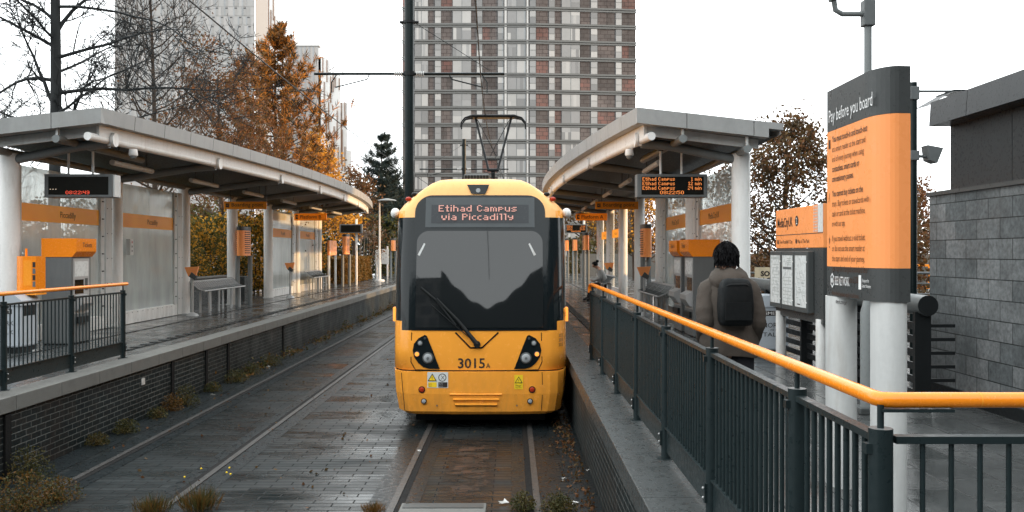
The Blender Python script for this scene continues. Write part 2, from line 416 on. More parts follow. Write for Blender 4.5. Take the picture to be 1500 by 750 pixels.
TC = (-4.35, -.49)
g = MB()
for tc in TC:
    for s in (-1, 1):
        xc = tc + s * .755
        g.quad((xc - .27, Y0, .004), (xc + .27, Y0, .004), (xc + .27, Y1, .004), (xc - .27, Y1, .004), m_strip)
g.quad((XL - .01, Y0, .004), (TC[0] - 1.12, Y0, .004), (TC[0] - 1.12, Y1, .004), (XL - .01, Y1, .004), m_strip)
g.quad((TC[1] + 1.12, Y0, .004), (XR, Y0, .004), (XR, Y1, .004), (TC[1] + 1.12, Y1, .004), m_strip)
struct(g, 'track_concrete')
g = MB()
for tc in TC:
    for s in (-1, 1):
        xc = tc + s * .755
        g.box(xc - .036, Y0, .0, xc + .036, Y1, .016, m_railtop)
        gx = xc - s * .075
        g.quad((gx - .036, Y0, .008), (gx + .036, Y0, .008), (gx + .036, Y1, .008), (gx - .036, Y1, .008), m_groove)
struct(g, 'track_rails')
g = MB()   # mossy worn setts between the near rails
for (x0, y0, x1, y1) in ((-.95, 9.6, -.15, 12.3), (-.8, 12.5, -.2, 14.2)):
    n = 14; pts = []
    for i in range(n):
        a = 2 * math.pi * i / n; k = .86 + .2 * random.random()
        pts.append(((x0 + x1) / 2 + (x1 - x0) / 2 * k * math.copysign(abs(math.cos(a)) ** .5, math.cos(a)), (y0 + y1) / 2 + (y1 - y0) / 2 * k * math.copysign(abs(math.sin(a)) ** .5, math.sin(a)), .0045))
m, nt_, b_, out_ = nmat('worn_setts')
t_ = nt_.nodes.new('ShaderNodeTexBrick'); nt_.links.new(pos(nt_), t_.inputs['Vector'])
for k_, v_ in (('Scale', 1), ('Brick Width', .24), ('Row Height', .115), ('Mortar Size', .012)): t_.inputs[k_].default_value = v_
t_.inputs['Color1'].default_value = (.085, .042, .024, 1); t_.inputs['Color2'].default_value = (.05, .034, .024, 1); t_.inputs['Mortar'].default_value = (.02, .02, .018, 1)
n_ = noise_n(nt_, pos(nt_, 1, 2.2, 1), 2.4, 7, .75)
nt_.links.new(mixc(nt_, ramp(nt_, n_, [(.44, 0), (.56, 1)]), (.018, .022, .022), t_.outputs[0]), b_.inputs['Base Color'])
nt_.links.new(ramp(nt_, n_, [(.4, .25), (.6, .75)]), b_.inputs['Roughness']); b_.inputs['Specular IOR Level'].default_value = .16
def fall_(ax, c_, h_):
    g_ = nt_.nodes.new('ShaderNodeNewGeometry'); s_ = nt_.nodes.new('ShaderNodeSeparateXYZ'); nt_.links.new(g_.outputs['Position'], s_.inputs[0])
    a_ = nt_.nodes.new('ShaderNodeMath'); a_.operation = 'SUBTRACT'; nt_.links.new(s_.outputs[ax], a_.inputs[0]); a_.inputs[1].default_value = c_
    q_ = nt_.nodes.new('ShaderNodeMath'); q_.operation = 'ABSOLUTE'; nt_.links.new(a_.outputs[0], q_.inputs[0])
    r_ = nt_.nodes.new('ShaderNodeMapRange'); r_.inputs[1].default_value = h_ * .5; r_.inputs[2].default_value = h_; r_.inputs[3].default_value = 1; r_.inputs[4].default_value = 0; nt_.links.new(q_.outputs[0], r_.inputs[0]); return r_.outputs[0]
f1_ = nt_.nodes.new('ShaderNodeMath'); f1_.operation = 'MULTIPLY'; nt_.links.new(fall_('X', -.51, .34), f1_.inputs[0]); nt_.links.new(fall_('Y', 11.0, 1.9), f1_.inputs[1])
f2_ = nt_.nodes.new('ShaderNodeMath'); f2_.operation = 'MULTIPLY'; nt_.links.new(f1_.outputs[0], f2_.inputs[0]); nt_.links.new(ramp(nt_, n_, [(.40, 0), (.54, 1)]), f2_.inputs[1])
tr_ = nt_.nodes.new('ShaderNodeBsdfTransparent'); ms_ = nt_.nodes.new('ShaderNodeMixShader'); nt_.links.new(f2_.outputs[0], ms_.inputs[0]); nt_.links.new(tr_.outputs[0], ms_.inputs[1]); nt_.links.new(b_.outputs[0], ms_.inputs[2]); nt_.links.new(ms_.outputs[0], out_.inputs[0])
g.quad((-.82, 9.3, .0045), (-.2, 9.3, .0045), (-.2, 12.7, .0045), (-.82, 12.7, .0045), m)
struct(g, 'worn_paving')

# buffer slab between the near rails at the frame bottom
t = thing('buffer_block', 'low pale concrete block lying across the near track at the bottom edge', 'concrete block', (-.68, 9.0, 0))
g = MB(); g.box(-1.13, 8.6, 0, -.26, 9.10, .085, m_conc, .012); g.build('block', t)
g = MB(); g.box(-1.10, 8.9, .085, -.29, 9.06, .093, m_dsteel); g.build('steel_plate', t)

for s, X, side in ((-1, XL, 'left'), (1, XR, 'right')):
    lab = ('dark blue-brick platform wall with weeds along its foot, under pale coping' if s < 0 else 'dark brick platform wall right beside the yellow tram, under wet coping')
    t = thing('platform_wall', lab, 'brick wall', (X, 8, 0))
    g = MB(); a, b = (X - .24, X) if s < 0 else (X, X + .24)
    g.box(a, Y0, 0, b, 90, .80, m_wall); g.build('brickwork', t)
    if s < 0:
        g2 = MB()
        for px_, wd in ((10.2, .12), (15.2, .11), (16.9, .10), (18.2, .11), (22.6, .10)):
            g2.box(X + .002, px_, .03, X + .03, px_ + wd, .78, m_groove)
        g2.build('drain_pipe', t)
        g2 = MB(); g2.box(X + .001, 14.0, .56, X + .02, 14.1, .66, m_white); g2.build('marker_plate', t)
    g = MB(); y = Y0
    ca, cb = (X - .30, X + .045) if s < 0 else (X - .045, X + .42)
    while y < 90:
        L = 1.05 if s < 0 else 1.35
        g.box(ca, y + .004, .80, cb, y + L - .004, PZ + .012, m_conc if s < 0 else m_copw, .008 if y < 40 else 0); y += L
    g.build('coping', t)
    p0, p1 = sorted((X + s * (.301 if s < 0 else .421), sx(s, 9.2)))
    g = MB(); g.quad((p0, Y0, PZ), (p1, Y0, PZ), (p1, 90, PZ), (p0, 90, PZ), m_slab)
    struct(g, 'platform_paving')
    g = MB()
    for d, wd in ((5.55, .05), (4.10, .035), (4.18, .035), (4.26, .035)):
        if s > 0 and d > 5: d = 5.62
        x0, x1 = sorted((sx(s, d), sx(s, d + wd))); g.quad((x0, 9 if s < 0 else 14.2, PZ + .004), (x1, 9 if s < 0 else 14.2, PZ + .004), (x1, 62, PZ + .004), (x0, 62, PZ + .004), m_groove)
    struct(g, 'drain_slot')
# tactile strips: rows of low ribs on both platforms
for s in (-1, 1):
    g = MB(); y = 14
    while y < 55:
        x0, x1 = sorted((sx(s, 4.12), sx(s, 4.30))); g.box(x0, y, PZ + .005, x1, y + .22, PZ + .016, m_copw); y += .42
    struct(g, 'tactile_paving')
g = MB()      # long slot drain in the plaza at right
g.quad((2.62, 3, .959), (2.74, 3, .959), (2.74, 9.2, .959), (2.62, 9.2, .959), m_groove)
for i in range(60): g.box(2.625, 3.02 + i * .1, .957, 2.735, 3.07 + i * .1, .964, m_dsteel)
struct(g, 'plaza_drain')

# ================================================================== railings
def panel(mb, p0, p1, z, npk=None, r=.0115):
    """bars between two posts, flat top bar and kick plate"""
    p0 = V(p0); p1 = V(p1); d = (p1 - p0); L = d.length; u = d.normalized(); nrm = V((-u.y, u.x, 0))
    def slab(z0, z1, th, mat, a=.045, b=None):
        A = p0 + u * a; Bp = p1 - u * a
        q = [A + nrm * th, A - nrm * th, Bp - nrm * th, Bp + nrm * th]
        mb.prism([(v.x, v.y, 0) for v in q], (0, 0, z0), (0, 0, z1), mat)
    slab(z + 1.035, z + 1.06, .022, m_rail)
    slab(z + .07, z + .26, .005, m_rail); slab(z + .26, z + .272, .02, m_rail)
    n = npk or max(2, int((L - .1) / .09))
    for i in range(n):
        c = p0 + u * (.045 + (L - .09) * (i + 1) / (n + 1))
        mb.tube([(c.x, c.y, z + .265), (c.x, c.y, z + 1.04)], r, m_picket, n=6, caps=False)
def post(mb, x, y, z, base=True, r=.04):
    mb.tube([(x, y, z - .02), (x, y, z + 1.085)], r, m_rail, n=16)
    mb.disc((x, y, z + 1.0855), (0, 0, 1), r * .98, m_grey)
    if base: mb.tube([(x, y, z + .001), (x, y, z + .016)], .075, m_rail, n=18)
def handrail_stub(mb, x, y, z): mb.tube([(x, y, z + 1.08), (x, y, z + 1.165)], .012, m_rail, n=8)
def bracket(mb, x, y, z, nx):
    mb.box(x - .015 + nx * .04, y - .018, z + 1.0, x + .015 + nx * .04, y + .018, z + 1.035, m_rail)
    mb.box(x - .012 + nx * .04, y - .02, z + .12, x + .012 + nx * .04, y + .02, z + .24, m_rail)
    for dz in (.15, .21): mb.ball((x + nx * .056, y, z + dz), .009, m_steel, n=6, m=4)
RX = 1.25
t = thing('platform_railing', 'long charcoal railing with orange handrail in the right foreground, turning a corner', 'railing', (RX, 3, PZ))
ys = [3.01, 3.89] + [3.89 + 1.655 * i for i in range(1, 7)]
for i, y in enumerate(ys):
    g = MB(); post(g, RX, y, PZ); handrail_stub(g, RX, y, PZ); bracket(g, RX, y, PZ, -1); g.build('post', t)
for a, b in zip(ys[:-1], ys[1:]):
    g = MB(); panel(g, (RX, a, 0), (RX, b, 0), PZ); g.build('bar_panel', t)
xs = [RX, RX + 1.65, RX + 3.3]
for x in xs[1:]:
    g = MB(); post(g, x, 3.01, PZ); handrail_stub(g, x, 3.01, PZ); g.build('post', t)
for a, b in zip(xs[:-1], xs[1:]):
    g = MB(); panel(g, (a, 3.01, 0), (b, 3.01, 0), PZ, 15, .009); g.build('bar_panel', t)
g = MB(); zr = PZ + 1.18
g.tube([(RX - .03, 13.95, zr - .13), (RX - .03, 13.97, zr - .05), (RX - .02, 13.93, zr - .01), (RX, 13.85, zr), (RX, 3.06, zr), (RX + .006, 3.02, zr), (RX + .045, 3.01, zr), (RX + 3.4, 3.01, zr)], .0265, m_orange, n=20)
for yj in (5.2, 8.5, 11.8): g.tube([(RX, yj, zr), (RX, yj + .008, zr)], .0269, m_band, n=20, caps=False)
g.tube([(RX + .33, 3.01, zr), (RX + .336, 3.01, zr)], .0269, m_band, n=20, caps=False)
g.build('handrail', t)
g = MB(); g.box(RX + .0, 2.985, zr - .038, RX + .24, 3.035, zr - .029, m_rail); g.build('handrail_plate', t)

LX = -6.16
t = thing('platform_railing', 'charcoal railing with orange handrail at the left edge, in front of the bin', 'railing', (LX, 10, PZ))
ys = [14.05, 12.4, 10.75, 9.1]
for y in ys:
    g = MB(); post(g, LX, y, PZ); handrail_stub(g, LX, y, PZ); bracket(g, LX, y, PZ, 1); g.build('post', t)
for a, b in zip(ys[1:], ys[:-1]):
    g = MB(); panel(g, (LX, a, 0), (LX, b, 0), PZ, 15, .0095); g.build('bar_panel', t)
g = MB(); g.tube([(LX, 8.5, zr), (LX, 14.2, zr)], .0265, m_orange, n=16); g.build('handrail', t)

# ================================================================== canopies
ZT = 5.14
def df(Y): return 3.52 + 1.07 * (abs(Y - 30.0) / 14.8) ** 2.0
YA, YB = 15.2, 44.6
NB = 28
colY = [15.9 + 4.22 * i for i in range(7)]
def canopy(s, label):
    t = thing('platform_canopy', label, 'canopy', (sx(s, 6.5), YA, PZ))
    ySt = [YA + (YB - YA) * i / NB for i in range(NB + 1)]
    DB = 7.05; SL = .112
    def P(d, y, z): return (sx(s, d), y, z)
    def zt(d, y): return ZT - SL * (d - df(y))
    g = MB()
    for a, b in zip(ySt[:-1], ySt[1:]):
        A, B = df(a), df(b)
        g.quad(P(A, a, ZT), P(B, b, ZT), P(DB, b, zt(DB, b)), P(DB, a, zt(DB, a)), m_fascia)
        gap = .008
        g.quad(P(A, a + gap, ZT), P(A + .02, a + gap, ZT - .26), P(B + .02, b - gap, ZT - .26), P(B, b - gap, ZT), m_fascia)
        g.quad(P(A + .03, a, ZT - .01), P(A + .045, a, ZT - .25), P(B + .045, b, ZT - .25), P(B + .03, b, ZT - .01), m_groove)
        g.quad(P(A + .02, a, ZT - .26), P(A + .22, a, ZT - .26), P(B + .22, b, ZT - .26), P(B + .02, b, ZT - .26), m_fascia)
        g.quad(P(DB, a, zt(DB, a)), P(DB, b, zt(DB, b)), P(DB, b, zt(DB, b) - .2), P(DB, a, zt(DB, a) - .2), m_fascia)
    for y, sg in ((YA, -1), (YB, 1)):
        d0 = df(y); cuts = [d0, d0 + .85, d0 + 2.0, 6.85]
        for a, b in zip(cuts[:-1], cuts[1:]):
            a2 = a + (.012 if a > d0 else 0)
            g.prism([P(a2, y, zt(a2, y)), P(b, y, zt(b, y)), P(b, y, zt(b, y) - .265), P(a2, y, zt(a2, y) - .265)], (0, 0, 0), (0, -sg * .25, 0), m_fascia)
        g.prism([P(6.85, y, zt(6.85, y) + .004), P(7.1, y, zt(7.1, y) + .004), P(7.1, y, zt(7.1, y) - .11), P(6.85, y, zt(6.85, y) - .11)], (0, 0, 0), (0, -sg * .25, 0), m_fascia)
    g.build('roof', t)
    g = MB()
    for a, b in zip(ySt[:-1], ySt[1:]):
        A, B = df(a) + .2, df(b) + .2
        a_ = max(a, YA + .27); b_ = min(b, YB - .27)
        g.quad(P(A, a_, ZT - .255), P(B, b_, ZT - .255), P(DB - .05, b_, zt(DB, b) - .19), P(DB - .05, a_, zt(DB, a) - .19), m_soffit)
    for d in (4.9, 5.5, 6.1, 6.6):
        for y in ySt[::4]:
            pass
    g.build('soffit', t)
    g = MB()
    for a, b in zip(ySt[:-1], ySt[1:]):
        a_ = max(a, YA + .28); b_ = min(b, YB - .28)
        A, B = df(a_) + .2, df(b_) + .2
        g.prism([P(A, a_, ZT - .262), P(A, a_, ZT - .46), P(A + .05, a_, ZT - .46), P(A + .05, a_, ZT - .262)], (0, 0, 0), (sx(s, B) - sx(s, A), b_ - a_, 0), m_white)
    y = YA + .29; a, b = df(y) + .25, 6.75
    g.prism([P(a, y, ZT - .275), P(b, y, zt(b, y) - .275), P(b, y, zt(b, y) - .43), P(a, y, ZT - .45)], (0, 0, 0), (0, .05, 0), m_pale)
    g.build('fascia_beam', t)
    # front tube following the curved edge, in pieces between the brackets
    def edge(y): return P(df(y) + .27, y, 4.655)
    ends = [YA + .06] + [y for y in colY] + [YB - .1]
    for a, b in zip(ends[:-1], ends[1:]):
        g = MB(); n = 5
        g.tube([edge(a + (b - a) * i / n) for i in range(n + 1)], .072, m_white, n=14); g.build('edge_tube', t)
    for dd, z in ((.80, 4.61), (1.98, 4.43)):
        g = MB(); n = 12
        if dd < 1.5: g.tube([P(df(YA) + dd, YA + .05, z), P(df(YA) + dd - .25, YA + 3.0, z - .06)], .07, m_tubegrey, n=14)
        else: g.tube([P(6.5, YA + .05, z), P(6.55, YB - .1, z)], .07, m_tubegrey, n=14)
        y = YA + .06; d = df(YA) + dd if dd < 1.5 else 6.5
        g.box(sx(s, d) - .02, y + .02, z + .06, sx(s, d) + .02, y + .08, z + .22, m_pale)
        g.build('purlin_tube', t)
    for y in colY:
        g = MB(); A = df(y) + .30
        g.tube([P(6.62, y, 4.28), P(A + .5, y, 4.56), P(A - .02, y, 4.62)], [.085, .085, .1], m_tubegrey, n=14); g.build('rib', t)
        g = MB(); c = P(df(y) + .27, y, 4.66)
        g.prism([(c[0] - .11, y - .07, 4.56), (c[0] + .11, y - .07, 4.56), (c[0] + .12, y - .07, 4.78), (c[0] - .12, y - .07, 4.78)], (0, 0, 0), (0, .14, 0), m_white)
        g.disc((c[0] - s * .115, y, 4.665), (-s, 0, 0), .125, m_white, n=20, depth=.05); g.build('bracket', t)
        g = MB(); x = sx(s, 6.55)
        g.tube([(x, y, PZ), (x, y, 4.42)], .165, m_white, n=28); g.tube([(x, y, PZ + .001), (x, y, PZ + .03)], .2, m_pale, n=28); g.build('column', t)
    for y in colY[:-1]:
        g = MB(); yy = y + 2.2
        g.tube([P(5.3, y + 1.3, 4.4), P(5.3, y + 3.2, 4.4)], .055, m_pale, n=12)
        g.tube([P(5.3, y + 1.6, 4.4), P(5.3, y + 1.6, 4.72)], .012, m_dsteel, n=6); g.tube([P(5.3, y + 2.9, 4.4), P(5.3, y + 2.9, 4.72)], .012, m_dsteel, n=6)
        g.build('tube_lamp', t)
    return t
canopy(-1, 'long grey curved platform canopy on white columns, on the left platform')
canopy(1, 'long grey curved platform canopy on white columns, on the right platform behind the man')

# dome cameras
for s, lab in ((-1, 'small white dome camera hanging under the left canopy corner'), (1, 'small white dome camera hanging under the right canopy corner')):
    x = sx(s, 4.62 if s > 0 else 4.55); y = 16.4
    t = thing('dome_camera', lab, 'camera', (x, y, 4.6))
    g = MB(); g.tube([(x, y, 4.56), (x, y, 4.46), (x, y, 4.44)], [.07, .085, .075], m_white, n=16); g.build('housing', t)
    g = MB(); g.ball((x, y, 4.43), .06, m_tubegrey); g.build('dome', t)

# ================================================================== glass screens between the columns
def screen(s, bay, label, text_):
    ya, yb = colY[bay] + .3, colY[bay + 1] - .28
    x = sx(s, 6.55)
    t = thing('glass_screen', label, 'glass screen', (x, ya, PZ))
    mid = (ya + yb - .5) / 2
    yb2 = yb - .52
    def pane(y0, y1):
        g = MB(); g.box(x - .006, y0, PZ + .30, x + .006, y1, 4.25, m_gl2 if (s > 0 and bay > 3) else m_gl); g.build('pane', t)
    pane(ya, mid - .004); pane(mid + .004, yb2)
    xi = x - s * .012
    z0, z1 = PZ + 2.27, PZ + 2.60
    g = MB(); a, b = sorted((xi - .002, xi + .002)); g.quad((a, ya + .01, z0), (a, yb2 - .01, z0), (a, yb2 - .01, z1), (a, ya + .01, z1), m_bandt)
    u = (0, -1, 0) if s > 0 else (0, 1, 0)
    g.text(text_, (xi - s * .006, (ya + yb2) / 2 + .2, (z0 + z1) / 2 - .06), u, (0, 0, 1), .12, m_txtbr, align='C')
    g.build('orange_band', t)
    g = MB(); g.box(x - .05, ya - .05, PZ + .01, x + .03, mid - .005, PZ + .31, m_white, .006); g.box(x - .05, mid + .005, PZ + .01, x + .03, yb - .05, PZ + .31, m_white, .006)
    for q in range(10): g.ball((x - s * .052, ya + .2 + q * .3, PZ + .27), .009, m_dsteel, n=6, m=4)
    g.build('base_panel', t)
    g = MB(); g.box(x - .05, ya - .08, PZ, x + .05, ya, 4.25, m_pale, .006); g.build('frame_post', t)
    g = MB(); g.box(x - .05, yb2, PZ + .3, x + .05, yb2 + .17, 4.25, m_pale, .006)
    for q in range(8):
        z = PZ + .5 + q * .38
        g.box(x - s * .052 - .012, yb2 + .05, z, x - s * .052 + .012, yb2 + .13, z + .025, m_black)
    g.build('frame_post', t)
    g = MB(); g.box(x - .07, yb2 + .24, PZ + .02, x + .05, yb + .02, 4.25, m_pale, .006)
    for q in range(5):
        for dy in (.03, .24): g.ball((x - s * .072, yb2 + .24 + dy, PZ + .45 + q * .55), .011, m_dsteel, n=6, m=4)
    g.build('bolted_panel', t)
names = {0: 'first', 1: 'second', 4: 'third', 5: 'fourth'}
descL = {0: 'tall dusty glass screen with orange band, directly behind the left ticket machine', 1: 'frosted glass screen with orange band and white base, left platform, between ticket machine and bench',
         4: 'left-platform glass screen just beyond the perch bench, half in sunlight', 5: 'sunlit left-platform glass screen behind the far bench'}
descR = {0: 'tall glass screen with orange band beside the ticket machines, behind the walking man', 1: 'narrow-looking glass screen behind the slanted bench, right platform',
         4: 'right-platform glass screen behind the seated person', 5: 'farthest glass screen of the right platform with sunlit edge'}
for b in (0, 1, 4, 5):
    screen(-1, b, descL[b], 'Piccadilly'); screen(1, b, descR[b], 'MediaCityUK')
# help points on the columns
for s, y, lab in ((-1, 20.6, 'small grey help point box on the frame beside the left ticket machine'), (1, 20.6, 'small dark help point box above the right ticket machines')):
    x = sx(s, 6.42); t = thing('help_point', lab, 'intercom', (x, y, PZ + 1.75))
    g = MB(); g.box(x - .05, y - .09, PZ + 1.62, x + .05, y + .09, PZ + 2.0, m_pale if s < 0 else m_dsteel, .01); g.build('case', t)
    g = MB(); xf = x - s * .053
    for k, mm in ((.1, m_txtdk), (.2, m_txtdk), (.3, m_lensr)): g.disc((xf, y, PZ + 1.62 + k), (-s, 0, 0), .028, mm, n=12)
    g.build('button', t)

# ================================================================== LED departure boards
def led_board(x0, x1, y, z0, z1, label, rows, clock, dim, s, rods=True, ztop=4.55):
    xc = (x0 + x1) / 2
    t = thing('departure_board', label, 'display', (xc, y, z0))
    g = MB(); g.box(x0, y, z0, x1, y + .3, z1, m_grey, .015)
    bw = .05
    if dim:
        for xx, dx in ((x1, .03),): g.box(xx - .01, y + .03, z0 + .01, xx + dx, y + .29, z1 - .01, m_pale, .01)
    g.build('case', t)
    g = MB(); g.box(x0 + bw + .03, y - .003, z0 + .05, x1 - bw - .02, y + .05, z1 - .05, m_screen)
    W = x1 - x0 - 2 * bw - .05; H = z1 - z0 - .1; p = H / 4.0 / 9.0; xl = x0 + bw + .05; yf = y - .008
    up = p * 1.15
    for i, (a, b) in enumerate(rows):
        zz = z1 - .05 - H / 4.0 * (i + 1) + p
        if a: g.dots(a, (xl, yf, zz), (1, 0, 0), (0, 0, 1), p, m_led_or, upitch=up * .95)
        if b:
            n = sum(max(len(r) for r in DOT[c]) + 1 for c in b)
            g.dots(b, (x1 - bw - .05 - n * up * .95, yf, zz), (1, 0, 0), (0, 0, 1), p, m_led_or, upitch=up * .95)
    if clock:
        n = sum(max(len(r) for r in DOT[c]) + 1 for c in clock)
        g.dots(clock, (xc - n * up * 1.25 / 2, yf, z0 + .05 + p), (1, 0, 0), (0, 0, 1), p * 1.0, m_led_rd if dim else m_led_or, upitch=up * 1.25)
    if dim:
        for k in range(3): g.quad((xl + .01 + k * .05, yf, z0 + .145), (xl + .03 + k * .05, yf, z0 + .145), (xl + .03 + k * .05, yf, z0 + .155), (xl + .01 + k * .05, yf, z0 + .155), m_led_w)
    g.build('screen', t)
    if rods:
        for xx in (xc - .26 * (x1 - x0) / 1.3 + (.07 if not dim else .0), xc + .2):
            g = MB(); g.tube([(xx, y + .15, z1 - .01), (xx, y + .15, ztop)], .022, m_white, n=10); g.tube([(xx, y + .15, ztop - .03), (xx, y + .15, ztop)], .05, m_grey, n=12); g.build('hanger_rod', t)
    return t
led_board(2.29, 3.58, 16.25, 3.66, 4.09, 'departure board listing three trams, clock 08:22:50, hanging at the right canopy', [('Etihad Campus', '1 min'), ('Etihad Campus', '12 min'), ('Etihad Campus', '24 min')], '08:22:50', False, 1)
led_board(-8.57, -7.32, 16.25, 3.66, 4.09, 'nearly blank departure board with red clock, hanging at the left canopy', [], '08:22:49', True, -1)
for s, lab in ((-1, 'distant departure board on a post at the far end of the left platform'), (1, 'distant lit departure board near the far end of the right platform')):
    x0, x1 = (-8.95, -7.78) if s < 0 else (2.75, 3.9)
    led_board(x0, x1, 46.0, 3.66, 4.12, lab, [] if s < 0 else [('Etihad', '1 min'), ('Etihad', '12 min'), ('Etihad', '24 min')], None if s < 0 else '08:22:50', False, s, rods=False)
    x = -8.1 if s < 0 else 3.75
    t = [o for o in bpy.data.objects if o.get('label') == lab][0]
    g = MB(); g.tube([(x, 46.2, PZ), (x, 46.2, 4.4)], .06, m_white, n=12); g.build('post', t)

# orange direction signs hanging from the ribs
def hang_sign(x0, x1, y, z0, z1, s, txt, label):
    t = thing('direction_sign', label, 'sign', ((x0 + x1) / 2, y, z0))
    g = MB(); g.box(x0, y - .025, z0, x1, y + .025, z1, m_band, .004)
    g.box(x0 + .06, y - .028, z0 + .06, x0 + .16, y - .0255, z1 - .06, m_txtdk)
    g.text('◂' if False else '<', (x0 + .085, y - .0305, z0 + .075), (1, 0, 0), (0, 0, 1), z1 - z0 - .15, m_band)
    g.text(txt, (x0 + .24, y - .029, z0 + .08), (1, 0, 0), (0, 0, 1), (z1 - z0) * .48, m_txtdk)
    g.build('panel', t)
    g = MB()
    for xx in (x1 - .03,) : g.tube([(xx, y, z1 - .01), (xx, y, 4.75)], .015, m_dsteel, n=8)
    g.tube([(x0 + .2, y, z1 - .01), (x0 + .2, y, 4.6)], .012, m_dsteel, n=8)
    g.build('hanger_rod', t)
hang_sign(-8.76, -7.46, 27, 3.97, 4.2, -1, '‹ P/D  Boarding point'.replace('‹ P/D  ', ''), 'orange Boarding point sign hanging nearest under the left canopy')
hang_sign(-8.83, -7.52, 36, 3.95, 4.24, -1, 'Platform B', 'orange Platform B sign hanging farther along under the left canopy')
hang_sign(2.53, 3.84, 27, 3.97, 4.2, 1, 'Boarding point', 'orange Boarding point sign hanging nearest under the right canopy')
hang_sign(2.58, 3.86, 36, 3.95, 4.24, 1, 'Platform A', 'orange Platform A sign hanging farther along under the right canopy')

# ================================================================== ticket machines, validators, readers, bins, benches
def ticket_machine(x, y, s, label, ln=.74):
    """front faces the track; x = front plane, y = near end"""
    t = thing('ticket_machine', label, 'ticket machine', (x, y, PZ)); z = PZ
    f = -s                       # outward direction of the front
    xb = x - f * .54
    a, b = sorted((x, xb))
    g = MB(); g.box(a, y, z + .02, b, y + ln, z + 1.60, m_grey, .012); g.box(a + .02, y + .02, z, b - .02, y + ln - .02, z + .03, m_black); g.build('cabinet', t)
    g = MB(); a2, b2 = sorted((x + f * .10, xb))
    prof = [(a2, z + 1.601), (b2, z + 1.601), (b2, z + 1.94), (a2, z + 1.94)]
    if f > 0: prof = [(a2, z + 1.601), (b2 - .08, z + 1.601), (b2, z + 1.70), (b2, z + 1.94), (a2, z + 1.94)]
    else: prof = [(a2 + .08, z + 1.601), (b2, z + 1.601), (b2, z + 1.94), (a2, z + 1.94), (a2, z + 1.70)]
    g.prism([(p[0], y - .01, p[1]) for p in prof], (0, 0, 0), (0, ln + .02, 0), m_orange)
    u = (0, 1, 0) if f > 0 else (0, -1, 0)
    xf = x + f * .103
    g.text('Tickets', (xf, y + (.22 if f > 0 else ln - .22), z + 1.78), u, (0, 0, 1), .085, m_txtdk)
    g.build('hood', t)
    g = MB(); xq = x + f * .004
    a, b = sorted((x - f * .02, xq)); g.box(a, y + .07, z + .55, b, y + ln - .07, z + 1.57, m_steel)
    g.build('front_plate', t)
    g = MB(); a, b = sorted((xq, xq + f * .004)); g.box(a, y + .12, z + 1.24, b, y + ln - .12, z + 1.52, m_poster); g.build('notice', t)
    g = MB(); a, b = sorted((xq, xq + f * .005)); g.box(a, y + .12, z + .92, b, y + ln - .3, z + 1.18, m_screen); g.box(a, y + ln - .24, z + .98, b, y + ln - .14, z + 1.2, m_dsteel); g.build('screen', t)
    g = MB()
    pr = [(xq, z + .9), (xq + f * .13, z + .84), (xq + f * .13, z + .74), (xq + f * .03, z + .6), (xq, z + .6)]
    g.prism([(p[0], y + .12, p[1]) for p in pr], (0, 0, 0), (0, ln - .3, 0), m_steel); g.build('coin_tray', t)
    g = MB(); a, b = sorted((xq, xq + f * .05)); g.box(a, y + .16, z + .38, b, y + ln - .16, z + .5, m_black, .008); g.build('ticket_slot', t)
ticket_machine(-8.02, 16.15, -1, 'grey ticket machine with orange hood behind the left railing', .75)
ticket_machine(3.58, 17.5, 1, 'nearer grey ticket machine with orange hood, beside the walking man', .92)
ticket_machine(3.58, 18.75, 1, 'farther grey ticket machine with orange hood, next to the slanted bench', .92)

def validator(x, y, s, label):
    t = thing('validator', label, 'smart reader', (x, y, PZ)); z = PZ
    g = MB(); g.tube([(x, y, z), (x, y, z + .98)], .075, m_white, n=16); g.tube([(x, y, z), (x, y, z + .02)], .13, m_pale, n=16); g.build('post', t)
    g = MB(); w_, d_ = .21, .155
    pts = []
    for i in range(13):
        a = math.pi * (.5 + i / 12); pts.append((x - .02 + math.cos(a) * .16, y + math.sin(a) * d_))
    pts += [(x + w_, y - d_), (x + w_, y + d_)]
    g.prism([(p[0], p[1], 0) for p in pts], (0, 0, z + 1.03), (0, 0, z + 1.62), m_orange)
    g.prism([(x + (p[0] - x) * 1.06, y + (p[1] - y) * 1.05, 0) for p in pts], (0, 0, z + .96), (0, 0, z + 1.035), m_band); g.build('casing', t)
    g = MB(); yf = y - d_ - .004
    g.box(x + .0, yf, z + 1.12, x + .14, yf + .004, z + 1.55, m_band)
    for k in range(4): g.box(x + .155, yf - .002, z + 1.1 + k * .11, x + .2, yf + .003, z + 1.19 + k * .11, m_txtdk if k % 2 else m_grey)
    g.build('door', t)
    g = MB(); g.tube([(x - .05, y + .02, z + 1.62), (x - .05, y + .02, z + 1.75)], .02, m_orange, n=8); g.build('stub', t)
validator(-8.28, 15.2, -1, 'orange rounded validator on a white post, left of the ticket machine')
validator(3.98, 16.5, 1, 'orange validator box mostly hidden behind the walking man')

